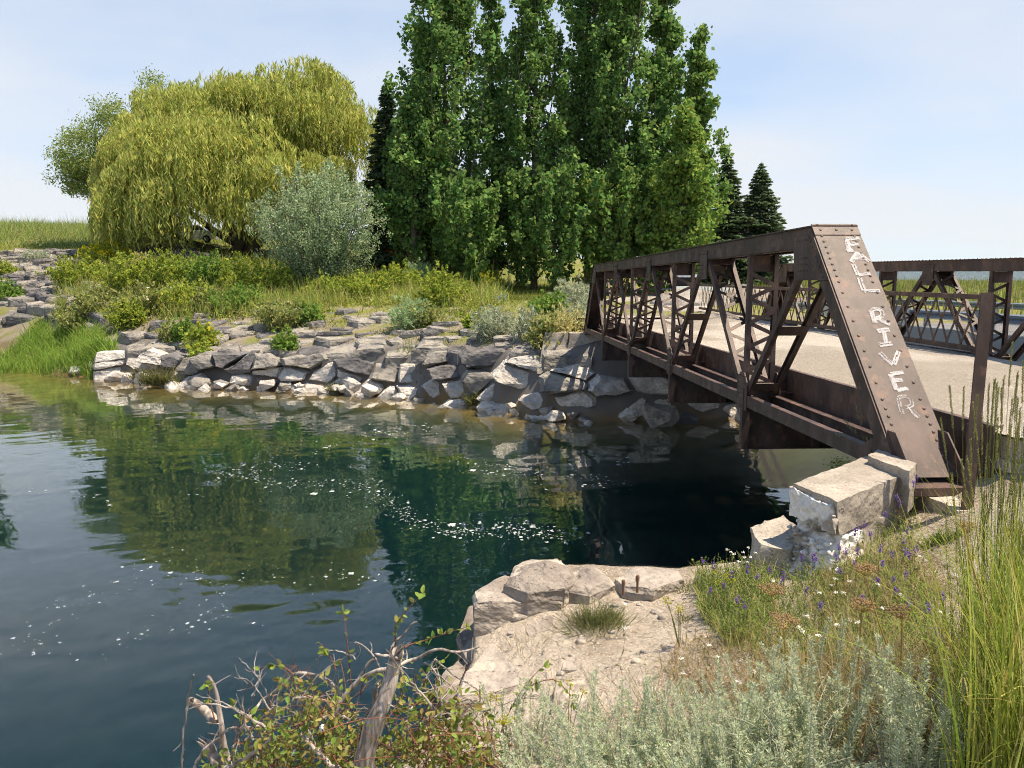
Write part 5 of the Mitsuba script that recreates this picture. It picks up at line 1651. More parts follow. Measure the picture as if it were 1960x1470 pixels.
def nhits(uv):
    """ground points of the near bank along the lines of sight"""
    d = np.array([ray(u, v) for u, v in uv])
    ys_ = np.linspace(1.2, 8, 400)
    p = d[:, None] * (ys_[None] / d[:, 1:2])[..., None]
    z = NZ((p[..., 0], p[..., 1]))
    below = p[..., 2] < z
    k = np.where(below.any(1), below.argmax(1), 399)
    i = np.arange(len(d))
    return np.stack([p[i, k, 0], p[i, k, 1], z[i, k]], -1)


def nhit(u, v):
    return nhits([(u, v)])[0]


def ovate(c, d, size, width, rng, fold=0.35, curl=0.25, nrm=None):
    """folded, curled oval leaves (12 triangles each)"""
    c = np.asarray(c, float); n = len(c); d = unit(d)
    nn = rng.normal(size=(n, 3)) + [0, -0.2, 0.9] if nrm is None else nrm + rng.normal(size=(n, 3)) * 0.35
    w = unit(np.cross(d, nn)); up = np.cross(w, d)
    size = np.broadcast_to(size, (n,)).astype(float); width = np.broadcast_to(width, (n,)).astype(float)
    ts = [0, 0.22, 0.5, 0.8, 1.0]; ws = [0.0, 0.78, 1.0, 0.62, 0.0]
    V = []
    cu = curl * rng.normal(size=n)
    mid = [c + d * (size * t)[:, None] + up * (cu * size * t * t)[:, None] for t in ts]
    for k in range(5):
        V.append(mid[k])
    for s in (-1, 1):
        for k in (1, 2, 3):
            V.append(mid[k] + s * w * (size * width * ws[k] * 0.5)[:, None] + up * (size * width * ws[k] * 0.5 * fold)[:, None])
    V = np.stack(V, 1)
    F = np.array([[0, 1, 5], [1, 2, 6], [1, 6, 5], [2, 3, 7], [2, 7, 6], [3, 4, 7], [0, 8, 1], [1, 9, 2], [1, 8, 9], [2, 10, 3], [2, 9, 10], [3, 10, 4]])
    k = np.arange(n)[:, None, None] * 11
    return V.reshape(-1, 3), (k + F[None]).reshape(-1, 3), 11


# --- leafy bush with dead limbs at the bottom left
BB = name('leafy_bush')
tag(BB, 'yellowing leafy bush with bleached dead limbs at the water edge in the foreground', 'bush')
LIMBS = [([(698, 1490), (711, 1404), (739, 1332), (754, 1286), (762, 1249)], .056, .030, 3.45), ([(694, 1470), (711, 1371), (725, 1307)], .022, .012, 3.8), ([(639, 1364), (679, 1314), (743, 1279), (793, 1261), (846, 1243), (871, 1248), (918, 1237)], .015, .005, 3.65),
         ([(657, 1343), (643, 1314), (614, 1296), (575, 1287), (536, 1314), (500, 1343), (479, 1371), (443, 1455)], .009, .006, 3.7), ([(679, 1314), (693, 1289), (729, 1252), (746, 1254), (743, 1279)], .008, .007, 3.66), ([(739, 1250), (764, 1221), (795, 1191)], .008, .004, 3.7),
         ([(738, 1345), (732, 1290), (718, 1261), (679, 1230)], .010, .003, 3.72), ([(440, 1490), (421, 1386), (411, 1314), (398, 1294)], .024, .009, 3.9), ([(411, 1382), (385, 1352), (366, 1341)], .026, .020, 3.95), ([(425, 1475), (396, 1425)], .032, .026, 3.9), ([(371, 1291), (352, 1400), (349, 1490)], .004, .006, 3.85),
         ([(371, 1475), (418, 1411), (461, 1391), (521, 1396)], .008, .005, 3.8), ([(575, 1404), (614, 1443), (652, 1478)], .010, .013, 3.5), ([(739, 1379), (750, 1430), (778, 1480)], .006, .007, 3.6), ([(616, 1372), (680, 1375), (713, 1377)], .006, .005, 3.6), ([(445, 1440), (470, 1380), (487, 1330)], .006, .003, 3.75),
         ([(500, 1420), (490, 1450), (492, 1480)], .006, .007, 3.7), ([(832, 1262), (865, 1290), (900, 1310), (925, 1330)], .005, .002, 3.7), ([(812, 1268), (850, 1300), (878, 1330)], .005, .002, 3.75), ([(855, 1345), (890, 1340), (912, 1342)], .007, .005, 3.7), ([(768, 1340), (770, 1290), (771, 1240)], .006, .003, 3.8),
         ([(430, 1470), (500, 1430), (520, 1410)], .010, .006, 3.6), ([(680, 1262), (640, 1245), (605, 1262)], .004, .002, 3.7), ([(575, 1330), (560, 1370), (550, 1400)], .004, .003, 3.75), ([(800, 1340), (782, 1370), (790, 1420)], .006, .004, 3.7)]
for pts, r0, r1, Y in LIMBS:
    rr = np.random.default_rng(int(pts[0][0] * 7 + pts[0][1]))
    P_ = np.array([at_y(u, v, Y + rr.normal() * 0.03) for u, v in pts])
    n = 26
    Q = spline(P_, n)
    ln = np.linalg.norm(np.diff(P_, axis=0), axis=1).sum()
    Q[1:-1] += (meshkit.noise(np.stack([np.arange(n) * (0.5 if r0 < 0.015 else 0.22), np.full(n, pts[0][0]), np.zeros(n)], -1)[..., None, :].repeat(3, 1) + np.array([[0, 0, 0], [50, 0, 0], [99, 0, 0]])) - 0.5)[1:-1] * (0.012 + 0.25 * r0)
    rad = np.linspace(r0, r1, n) * (1 + 0.12 * (meshkit.noise(np.stack([np.arange(n) * 0.9, np.full(n, 3.0), np.zeros(n)], -1)) - 0.5))
    tb = [tube(Q, rad, 12)]
    if r0 > 0.02:
        for j in range(9):
            ph = rr.uniform(0, 2 * np.pi); k0 = rr.integers(0, n - 9); k1 = k0 + rr.integers(6, 9)
            off = np.stack([np.cos(ph) * rad, np.sin(ph) * rad, 0 * rad], -1)[k0:k1] * 0.9
            tb.append(tube(Q[k0:k1] + off, rad[k0:k1] * 0.22 * np.sin(np.linspace(0.15, 3, k1 - k0)), 5))
    if r1 > 0.009:                                                # a snapped, splintered end
        tq = unit(Q[-1] - Q[-3])
        sd_ = unit(np.cross(tq, [0.3, 0.2, 0.9])); sd2 = np.cross(tq, sd_)
        for j in range(11):
            ph = rr.uniform(0, 2 * np.pi); rr_ = r1 * rr.uniform(0.2, 0.85)
            b_ = Q[-1] - tq * r1 * 0.8 + (sd_ * math.cos(ph) + sd2 * math.sin(ph)) * rr_
            tb.append(tube([b_, b_ + tq * r1 * rr.uniform(0.8, 1.6), b_ + tq * r1 * rr.uniform(1.7, 3.2) + rr.normal(size=3) * 0.002], [r1 * 0.34, r1 * 0.25, r1 * 0.04], 5))
    for _ in range(int(ln * 7)):                                  # side twigs
        k = rr.integers(5, n - 1)
        d = unit(unit(Q[k] - Q[k - 1]) * 0.7 + rr.normal(size=3) * 0.6)
        l_ = rr.uniform(0.03, 0.14)
        tb.append(tube(spline(np.array([Q[k], Q[k] + d * l_ * 0.5 + rr.normal(size=3) * 0.008, Q[k] + d * l_]), 5), np.linspace(min(0.004, rad[k]), 0.0015, 5), 5))
    put(BB + '__limb', cat(tb), 'dead_wood', smooth=50)
rr = np.random.default_rng(405)
for j in range(26):
    u0, v0 = rr.uniform(430, 880), rr.uniform(1330, 1470)
    du, dv = rr.normal() * 90, -rr.uniform(30, 130)
    Y = 3.6 + rr.normal() * 0.12
    Q = spline(np.array([at_y(u0, v0, Y), at_y(u0 + du * 0.4 + rr.normal() * 14, v0 + dv * 0.6, Y), at_y(u0 + du, v0 + dv * 0.9 + rr.normal() * 10, Y + rr.normal() * 0.05)]), 16)
    Q[1:-1] += rr.normal(size=(14, 3)) * 0.003
    tb = [tube(Q, np.linspace(rr.uniform(0.0035, 0.007), 0.0016, 16), 6)]
    for _ in range(3):
        k = rr.integers(4, 14)
        d = unit(unit(Q[k + 1] - Q[k - 1]) + rr.normal(size=3) * 0.7) * rr.uniform(0.04, 0.12)
        tb.append(tube([Q[k], Q[k] + d * 0.5 + rr.normal(size=3) * 0.004, Q[k] + d], [0.0025, 0.002, 0.001], 5))
    put(BB + '__limb', cat(tb), 'dead_wood', smooth=50)
LF_ = [(0.27, 0.30, 0.085), (0.33, 0.34, 0.11), (0.21, 0.27, 0.065), (0.34, 0.31, 0.11)]
LG_ = [(0.25, 0.35, 0.075), (0.30, 0.40, 0.09)]
scene['red_stem'] = two({'type': 'diffuse', 'reflectance': {'type': 'rgb', 'value': [0.20, 0.09, 0.065]}})
SHOOTS = [([(671, 1310), (664, 1225), (657, 1173)], 9, 3.7), ([(643, 1285), (628, 1250), (610, 1230)], 7, 3.7), ([(560, 1290), (536, 1275), (496, 1282)], 8, 3.7), ([(757, 1245), (756, 1207), (779, 1168), (810, 1136)], 16, 3.7), ([(775, 1240), (789, 1232), (836, 1218), (893, 1200)], 16, 3.7), ([(411, 1379), (400, 1330), (392, 1305)], 9, 3.85),
          ([(690, 1330), (700, 1300), (720, 1290)], 6, 3.6), ([(840, 1330), (835, 1290), (850, 1262)], 9, 3.75), ([(800, 1400), (815, 1360), (830, 1330)], 8, 3.5), ([(455, 1400), (460, 1370), (448, 1350)], 8, 3.75), ([(960, 1400), (1000, 1320), (1040, 1275)], 12, 3.9), ([(985, 1390), (1020, 1310), (1060, 1300), (1090, 1330), (1110, 1360)], 18, 3.9), ([(760, 1360), (790, 1350), (810, 1340)], 7, 3.6)]
rng = np.random.default_rng(410)
for pts, n, Y in SHOOTS:
    Q = spline(np.array([at_y(u, v, Y + rng.normal() * 0.03) for u, v in pts]), 14)
    put(BB + '__shoot', tube(Q, np.linspace(0.0042, 0.0018, 14), 5), 'red_stem', smooth=True)
    for j in range(n):
        k = int(rng.uniform(3, 13.99)) if j else 13
        t = unit(Q[min(k + 1, 13)] - Q[k - 1])
        d = unit(t * 0.6 + unit(rng.normal(size=3)) * 0.9)
        v_, f_, m = ovate([Q[k]], [d], rng.uniform(0.028, 0.048), rng.uniform(0.55, 0.72), rng)
        put(BB + '__leaf', (v_, f_), 'leaf', color=tint(1, rng, LG_ if rng.random() < 0.75 else LF_, 0.12, 0.06, m))
C, D = [], []
for u, v, su, sv, n in [(560, 1420, 55, 34, 330), (640, 1420, 50, 40, 330), (600, 1350, 50, 22, 150), (690, 1450, 60, 30, 260), (800, 1420, 55, 34, 300), (860, 1390, 36, 34, 220), (790, 1330, 40, 30, 110), (500, 1460, 50, 26, 170), (850, 1455, 70, 24, 260), (920, 1430, 34, 34, 160), (430, 1462, 40, 14, 60), (570, 1300, 34, 10, 30)]:
    for _ in range(int(n * 0.9)):
        C.append(at_y(u + rng.normal() * su * 0.8, v + rng.normal() * sv, 3.72 + rng.normal() * 0.20))
C = np.array(C)
D = unit(rng.normal(size=C.shape) + [0, 0, -0.15])
v_, f_, m = ovate(C, D, rng.uniform(0.024, 0.050, len(C)), rng.uniform(0.5, 0.72, len(C)), rng, 0.45, 0.35)
tag(put(BB + '__foliage', (v_, f_), 'leaf', color=tint(len(C), rng, LF_ + LG_[:1], 0.22, 0.10, m)), kind='stuff')
tw = []
for _ in range(260):
    a = C[rng.integers(len(C))]
    d = unit(rng.normal(size=3) + [0, 0, 0.5]) * rng.uniform(0.05, 0.22)
    tw.append(tube(spline(np.array([a - d, a + rng.normal(size=3) * 0.015, a + d]), 5), np.linspace(0.003, 0.0012, 5), 4, cap=False))
tag(put(BB + '__twig', cat(tw), 'red_stem', smooth=True), kind='stuff')
fl = [(v_ + at_y(u, v, 3.55), f_) for u, v in ((585, 1414), (617, 1393), (610, 1438), (627, 1426), (562, 1441)) for v_, f_ in [(trimesh.creation.icosphere(subdivisions=2).vertices * 0.014 * (1 + 0.25 * rng.normal(size=(162, 1)).clip(-1, 1)), trimesh.creation.icosphere(subdivisions=2).faces)]]
for q in fl:
    put(BB + '__white_puff', q, 'white_paint', smooth=True)

# --- sagebrush in the foreground
SAGE = [(0.53, 0.60, 0.42), (0.62, 0.68, 0.51), (0.45, 0.52, 0.34), (0.57, 0.62, 0.40)]
scene['sage_stem'] = two({'type': 'diffuse', 'reflectance': {'type': 'rgb', 'value': [0.40, 0.40, 0.31]}})
SPOTS = [(1000, 1470, .40, 26, 'narrow grey green sagebrush at the left end of the foreground row'), (1060, 1560, .34, 30, 'low sagebrush at the bottom edge beside the narrow left one'), (1160, 1540, .44, 44, 'sagebrush in front of the flat rock slab, second from the left'), (1250, 1530, .42, 46, 'broad sagebrush in the middle of the foreground row'),
         (1330, 1510, .40, 46, 'dense sagebrush below the dry grass, middle of the foreground'), (1400, 1530, .40, 44, 'sagebrush right of the middle of the foreground row'), (1470, 1480, .40, 40, 'sagebrush with upright shoots below the leftmost dried umbels'), (1520, 1420, .34, 24, 'upright sagebrush under the pair of dried umbels'), (1590, 1440, .44, 40, 'tall sagebrush in the centre right of the foreground'),
         (1730, 1500, .50, 14, 'slender sagebrush spike, left one of two near the tall grass'), (1770, 1490, .46, 12, 'slender sagebrush spike, right one of two near the tall grass'), (1560, 1560, .36, 44, 'low sagebrush at the bottom edge, right of the middle'), (1300, 1600, .34, 46, 'low sagebrush at the bottom edge of the photo, middle'), (1190, 1610, .32, 44, 'low sagebrush at the bottom edge of the photo, left of the middle'), (1430, 1600, .34, 44, 'low sagebrush at the bottom edge of the photo, right of the middle'), (1800, 1520, .30, 12, 'small sagebrush at the foot of the tall green grass')]
for i, (u, v, h, ns, lab) in enumerate(SPOTS):
    rng = np.random.default_rng(430 + i)
    p = nhit(u, v)
    h = h * 1.12
    key = name('foreground_sagebrush')
    C, D, S, tb = [], [], [], []
    R_ = 0.06 + 0.0048 * ns
    for s in range(ns):
        az = rng.uniform(0, 2 * np.pi); k = math.sqrt(rng.random())
        H_ = h * rng.uniform(0.42, 1.08) * (1 - 0.3 * k * rng.random())
        b0 = p + [math.cos(az) * R_ * k * 0.8, math.sin(az) * R_ * k * 0.8, -0.02]
        tip = p + [math.cos(az) * R_ * k * 1.55 + rng.normal() * 0.035, math.sin(az) * R_ * k * 1.5 + rng.normal() * 0.035, H_]
        Q = spline(np.array([b0, b0 * 0.5 + tip * 0.5 + rng.normal(size=3) * 0.022, tip]), 9)
        tb.append(tube(Q, np.linspace(0.004, 0.0012, 9), 4, cap=False))
        m = int(255 * H_ / 0.4)
        q = rng.beta(1.5, 0.85, m) * 8
        i0 = q.astype(int).clip(0, 7)
        pos = Q[i0] + (Q[i0 + 1] - Q[i0]) * (q - i0)[:, None]
        out = unit(rng.normal(size=(m, 3)) * [1, 1, 0.3])
        C.append(pos + out * 0.004); D.append(unit(out + [0, 0, 0.65])); S.append(rng.uniform(0.012, 0.031, m) * (1.15 - 0.5 * q / 8) * rng.uniform(0.75, 1.15))
    for _ in range(ns // 4):                          # bare grey twigs among the shoots
        az = rng.uniform(0, 2 * np.pi); t_ = p + [math.cos(az) * R_ * 1.3, math.sin(az) * R_ * 1.2, h * rng.uniform(0.4, 0.9)]
        tb.append(tube(spline(np.array([p + [math.cos(az) * R_ * 0.5, math.sin(az) * R_ * 0.5, 0], (p + t_) / 2 + rng.normal(size=3) * 0.03, t_]), 7), np.linspace(0.003, 0.001, 7), 4, cap=False))
    put(key + '__stem', cat(tb), 'sage_stem', smooth=True)
    C, D, S = np.vstack(C), np.vstack(D), np.concatenate(S)
    v_, f_ = leaves(C + D * S[:, None] * 0.45, D, S, 0.30, rng)
    put(key + '__foliage', (v_, f_), 'leaf', color=tint(len(C), rng, SAGE, 0.16, 0.05))
    tag(key, lab, 'sagebrush')

# --- tall bright grass at the right
TG = [(0.28, 0.34, 0.055), (0.34, 0.38, 0.08), (0.22, 0.29, 0.05), (0.38, 0.37, 0.12)]
rng = np.random.default_rng(470)
pts = []
for _ in range(1250):
    u = 1965 - abs(rng.normal()) * 62 + rng.normal() * 14
    if rng.random() < 0.25:
        u = rng.uniform(1820, 2100)
    v = rng.uniform(1290, 1620)
    pts.append((u, v))
pts = nhits(pts)[:, :2]
base = np.array([[x, y, gnd(x, y) - 0.02] for x, y in pts]); n = len(base)
d = np.stack([rng.normal(size=n) * 0.10 + 0.02, rng.normal(size=n) * 0.12, np.ones(n)], -1)
v_, f_, m = ribbons(base, d, rng.uniform(0.35, 1.08, n), rng.uniform(0.003, 0.009, n), rng, 7, np.where(rng.random(n) < 0.2, rng.uniform(0.5, 1.1, n), rng.uniform(0.03, 0.4, n)))
tag(put('tall_grass', (v_, f_), 'blade', color=tint(n, rng, TG, 0.18, 0.08, m)), 'tall bright green grass at the right edge of the foreground', 'grass', kind='stuff')
SEED = [(0.24, 0.24, 0.09), (0.20, 0.22, 0.08), (0.28, 0.26, 0.11)]
STALKS = [(1800, 800, 1870, 1300), (1822, 905, 1865, 1280), (1812, 962, 1850, 1270), (1845, 740, 1880, 1320), (1862, 770, 1885, 1330), (1880, 790, 1892, 1330), (1893, 735, 1905, 1340), (1904, 728, 1912, 1340), (1917, 742, 1918, 1330), (1938, 655, 1925, 1350), (1948, 720, 1935, 1350), (1958, 690, 1940, 1350), (1930, 830, 1926, 1340), (1890, 850, 1895, 1320),
          (1872, 860, 1885, 1330), (1910, 800, 1908, 1320), (1953, 780, 1930, 1340), (1840, 880, 1880, 1300), (1900, 900, 1900, 1330), (1922, 720, 1915, 1330), (1858, 840, 1876, 1310), (1943, 850, 1930, 1330), (1832, 1010, 1862, 1290), (1885, 950, 1890, 1330)]
rng2 = np.random.default_rng(471)
for _ in range(34):
    a_ = rng2.uniform(1850, 1990)
    STALKS.append((a_ + rng2.normal() * 18, rng2.uniform(700, 960), 1870 + (a_ - 1870) * 0.6, rng2.uniform(1300, 1380)))
for j, (ut, vt, ub, vb) in enumerate(STALKS):
    Y = nhit(ub, vb)[1] + rng.normal() * 0.06
    a = at_y(ub, vb, Y); b = at_y(ut, vt, Y + rng.normal() * 0.08)
    a[2] = gnd(a[0], a[1]) - 0.02
    Q = spline(np.array([a, a * 0.45 + b * 0.55 + [0.02 * rng.normal() - 0.015, 0, 0], b]), 14)
    key = name('grass_stalk')
    scene[key] = mikit.ply(cat([tube(Q, np.linspace(0.0018, 0.0008, 14), 4, cap=False)]), 'blade', color=np.tile([[0.22, 0.25, 0.07]], (14 * 4, 1)))
    L_ = np.linalg.norm(b - a)
    sp = min(0.17, 0.22 * L_)
    nk = 34
    tq = unit(Q[-1] - Q[-3]); w = unit(np.cross(tq, [0.2, 1, 0.1]))
    q = np.linspace(0, 1, nk)
    i = (13 - sp / L_ * 13 * (1 - q)); i0 = i.astype(int).clip(0, 12)
    pos = Q[i0] + (Q[i0 + 1] - Q[i0]) * (i - i0)[:, None]
    side = np.where(np.arange(nk) % 2 == 0, 1, -1)[:, None]
    C2 = np.vstack([pos + w * side * 0.0028, pos + np.cross(w, tq) * side * 0.0022])
    D2 = np.vstack([tq + w * side * 0.3, tq + np.cross(w, tq) * side * 0.3])
    lv = leaves(C2, D2, 0.0125, 0.36, rng)
    put(key + '__seed_head', lv, 'blade', color=tint(len(C2), rng, SEED, 0.15, 0.06))
    tag(key, 'tall green grass stalk with a narrow seed spike at the right edge', 'grass stalk', 'seed stalks of the tall grass at the right')

# straw stalks leaning through the grass
for pts, r, lab in (([(1845, 1010), (1875, 1130), (1920, 1240), (1975, 1300)], 0.0045, 'long dry yellow straw leaning to the right across the tall grass'), ([(1912, 1130), (1940, 1190), (1975, 1240)], 0.004, 'short dry straw leaning in the tall grass at the right edge'), ([(1910, 1415), (1940, 1418), (1975, 1424)], 0.0035, 'pale straw lying at the lower right edge')):
    Q = spline(np.array([at_y(u, v, 2.55) for u, v in pts]), 14)
    k = put('straw', tube(Q, np.linspace(r * 0.6, r, 14), 6), 'straw_mat', smooth=True)
    tag(k, lab, 'straw')

# --- weeds, dry grass and wild flowers between the ledge and the sagebrush
def area(n, polys, rng):
    out = []
    P_ = [Polygon(p) for p in polys]
    import shapely
    while len(out) < n:
        pg = P_[rng.integers(len(P_))]
        x0, y0, x1, y1 = pg.bounds
        q = rng.uniform([x0, y0], [x1, y1], (60, 2))
        out += list(q[shapely.contains_xy(pg, q[:, 0], q[:, 1])])
    return nhits(out[:n])


rng = np.random.default_rng(480)
GREENP = [[(1330, 1110), (1420, 1095), (1560, 1110), (1600, 1060), (1720, 1000), (1760, 1010), (1740, 1100), (1800, 1180), (1820, 1260), (1650, 1300), (1480, 1270), (1390, 1250), (1340, 1190)]] * 2 + [[(1330, 1110), (1470, 1110), (1480, 1200), (1400, 1240), (1345, 1190)]]
DRYP = [[(1300, 1230), (1420, 1210), (1560, 1240), (1700, 1260), (1780, 1290), (1780, 1420), (1640, 1400), (1480, 1380), (1330, 1340), (1260, 1290)], [(1560, 1110), (1740, 1040), (1810, 1160), (1700, 1230), (1560, 1210)], [(1770, 1240), (1860, 1240), (1960, 1300), (1960, 1460), (1780, 1460)]]
b = area(5200, GREENP, rng)
n = len(b)
v_, f_, m = ribbons(b - [0, 0, 0.01], np.stack([rng.normal(size=n) * 0.4, rng.normal(size=n) * 0.4, np.ones(n)], -1), rng.uniform(0.07, 0.24, n), rng.uniform(0.003, 0.007, n), rng, 4, 0.5)
tag(put('weed_cover', (v_, f_), 'blade', color=tint(n, rng, [(0.30, 0.38, 0.09), (0.38, 0.41, 0.13), (0.46, 0.43, 0.21)], 0.2, 0.08, m)), 'tangle of fine green weeds behind the sagebrush', 'weeds', kind='stuff')
b = area(1500, GREENP, rng)
C, D, tb = [], [], []
for p in b:
    H_ = rng.uniform(0.06, 0.22)
    t = p + [rng.normal() * 0.04, rng.normal() * 0.04, H_]
    tb.append(tube([p, (p + t) / 2 + rng.normal(size=3) * 0.006, t], [0.0016, 0.0013, 0.0009], 3, cap=False))
    m_ = 12
    q = rng.uniform(0.15, 1, m_)[:, None]
    C.append(p + (t - p) * q); D.append(unit(rng.normal(size=(m_, 3)) + [0, 0, 0.5]))
C, D = np.vstack(C), np.vstack(D)
v_, f_ = leaves(C, D, rng.uniform(0.012, 0.024, len(C)), 0.5, rng)
m = 4
tag(put('clover_cover', (v_, f_), 'leaf', color=tint(len(C), rng, [(0.27, 0.38, 0.085), (0.33, 0.41, 0.11), (0.22, 0.33, 0.09)], 0.2, 0.07, m)), 'small leafy green weeds among the wild flowers', 'weeds', kind='stuff')
tag(put('clover_cover__stem', cat(tb), 'bark', smooth=True), kind='stuff')
b = area(8500, DRYP, rng)
n = len(b)
v_, f_, m = ribbons(b - [0, 0, 0.01], np.stack([rng.normal(size=n) * 0.8, rng.normal(size=n) * 0.8, np.ones(n)], -1), rng.uniform(0.06, 0.22, n), rng.uniform(0.002, 0.005, n), rng, 4, 0.7)
tag(put('dry_grass', (v_, f_), 'blade', color=tint(n, rng, [(0.38, 0.30, 0.155), (0.30, 0.22, 0.11), (0.46, 0.39, 0.22), (0.24, 0.20, 0.08)], 0.2, 0.07, m)), 'straw coloured dry grass behind the sagebrush', 'grass', kind='stuff')
b = area(1500, [[(1010, 1400), (1300, 1330), (1560, 1290), (1790, 1290), (1800, 1465), (1010, 1465)], [(1480, 1300), (1790, 1270), (1800, 1465), (1500, 1465)]], rng)
n = len(b)
v_, f_, m = ribbons(b - [0, 0, 0.01], np.stack([rng.normal(size=n) * 0.45, rng.normal(size=n) * 0.45, np.ones(n)], -1), rng.uniform(0.15, 0.46, n), rng.uniform(0.002, 0.0045, n), rng, 5, rng.uniform(0.1, 0.7, n))
tag(put('straw_grass', (v_, f_), 'blade', color=tint(n, rng, [(0.44, 0.36, 0.20), (0.36, 0.27, 0.14), (0.50, 0.44, 0.27), (0.34, 0.36, 0.12)], 0.2, 0.07, m)), 'dry straw standing between the sagebrush in the foreground', 'grass', kind='stuff')
LIT = [[(940, 1110), (1320, 1100), (1480, 1240), (1300, 1340), (1040, 1320), (1000, 1200)], [(1720, 960), (1850, 960), (1840, 1160), (1700, 1080)]]
b = area(1500, LIT, rng)
n = len(b)
v_, f_, m = ribbons(b + [0, 0, 0.012], np.stack([rng.normal(size=n), rng.normal(size=n), np.full(n, 0.12)], -1), rng.uniform(0.03, 0.12, n), rng.uniform(0.0015, 0.004, n), rng, 3, 0.12)
tag(put('straw_litter', (v_, f_), 'blade', color=tint(n, rng, [(0.45, 0.37, 0.22), (0.36, 0.28, 0.16), (0.24, 0.17, 0.10)], 0.2, 0.06, m)), 'bits of dry straw lying on the ledge', 'litter', kind='stuff')

# flowers: (u, v) of the blossom
def flower(kind, u, v, stemh, rng, petal, label, group, blossom):
    d = ray(u, v)
    best = nhit(u, v + stemh * 330)
    top = d * (best[1] / d[1])
    if top[2] < best[2] + 0.05:
        top[2] = best[2] + stemh
    key = name(kind)
    Q = spline(np.array([[best[0] + rng.normal() * 0.02, best[1] + rng.normal() * 0.02, best[2] - 0.01], (best + top) / 2 + rng.normal(size=3) * 0.015, top]), 8)
    put(key + '__stem', tube(Q, np.linspace(0.0018, 0.001, 8), 4, cap=False), 'green_stem', smooth=True)
    nl = 14
    k = rng.integers(0, 7, nl)
    v_, f_, m = ovate(Q[k], unit(rng.normal(size=(nl, 3)) + [0, 0, 0.4]), rng.uniform(0.012, 0.026, nl), 0.34, rng)
    put(key + '__foliage', (v_, f_), 'leaf', color=tint(nl, rng, [(0.13, 0.175, 0.05), (0.17, 0.20, 0.06)], 0.15, 0.06, m))
    if blossom == 'spike':
        n_ = 26
        q = rng.random(n_)[:, None]
        C_ = top + (Q[-1] - Q[-2]) * 0 + rng.normal(size=(n_, 3)) * 0.007 + UP * (q - 0.5) * 0.045
        lv = leaves(C_, unit(rng.normal(size=(n_, 3))), 0.013, 0.8, rng)
        put(key + '__blossom', lv, 'leaf', color=tint(n_, rng, petal, 0.2, 0.06))
    elif blossom == 'disc':
        n_ = 26
        C_ = top + rng.normal(size=(n_, 3)) * [0.007, 0.007, 0.0035]
        lv = leaves(C_, unit(rng.normal(size=(n_, 3)) * [1, 1, 0.3]), 0.0075, 0.9, rng, 0.4, [0, 0, 1.0])
        put(key + '__blossom', lv, 'petal', color=tint(n_, rng, petal, 0.06, 0.02))
    tag(key, label, 'flower', group)


scene['green_stem'] = two({'type': 'diffuse', 'reflectance': {'type': 'rgb', 'value': [0.15, 0.17, 0.06]}})
PUR = [(0.20, 0.115, 0.42), (0.26, 0.16, 0.48), (0.15, 0.09, 0.33)]
PURPLE = [(1690, 938), (1716, 952), (1722, 962), (1755, 915), (1748, 925), (1665, 1020), (1641, 1012), (1636, 1018), (1655, 1005), (1690, 1078), (1685, 1050), (1740, 1062), (1752, 1052), (1733, 1056), (1735, 1100), (1708, 1062), (1737, 1015), (1730, 1035), (1695, 985), (1560, 1072), (1535, 1066), (1556, 1064), (1600, 1068), (1620, 1055), (1606, 1048), (1642, 1056), (1605, 1092), (1635, 1078),
          (1500, 1100), (1473, 1092), (1450, 1105), (1497, 1112), (1430, 1090), (1545, 1130), (1570, 1160), (1650, 1145), (1714, 1130), (1740, 1155), (1780, 1162), (1805, 1142), (1710, 1110), (1680, 1108), (1345, 1075), (1365, 1082), (1400, 1100), (1412, 1148), (1425, 1160), (1385, 1120), (1360, 1130), (1795, 1210), (1800, 1225), (1775, 1165)]
rng = np.random.default_rng(490)
for u, v in PURPLE:
    flower('purple_flower', u, v, rng.uniform(0.16, 0.30), rng, PUR, 'small purple flower spike among the weeds by the wing wall', 'purple wild flowers by the wing wall', 'spike')
WHITE = [(1433, 1049), (1446, 1058), (1423, 1057), (1424, 1067), (1400, 1057), (1405, 1060), (1392, 1052), (1437, 1066), (1480, 1112), (1600, 1134), (1614, 1134), (1625, 1112), (1601, 1090), (1600, 1108), (1590, 1120), (1569, 1134), (1545, 1178), (1680, 1118), (1725, 1138), (1760, 1065), (1692, 1165), (1800, 1172), (1357, 1235), (1373, 1258), (1443, 1285), (1308, 1288), (1250, 1318), (1530, 1200), (1565, 1215), (1535, 1207), (1602, 1195),
         (1625, 1186), (1640, 1190), (1305, 1260), (1413, 1305), (1195, 1155), (1197, 1203), (1414, 1075), (1430, 1076)]
for u, v in WHITE:
    flower('white_flower', u, v, rng.uniform(0.12, 0.26), rng, [(0.78, 0.77, 0.70)], 'small white flower head among the weeds of the near bank', 'white wild flowers of the near bank', 'disc')

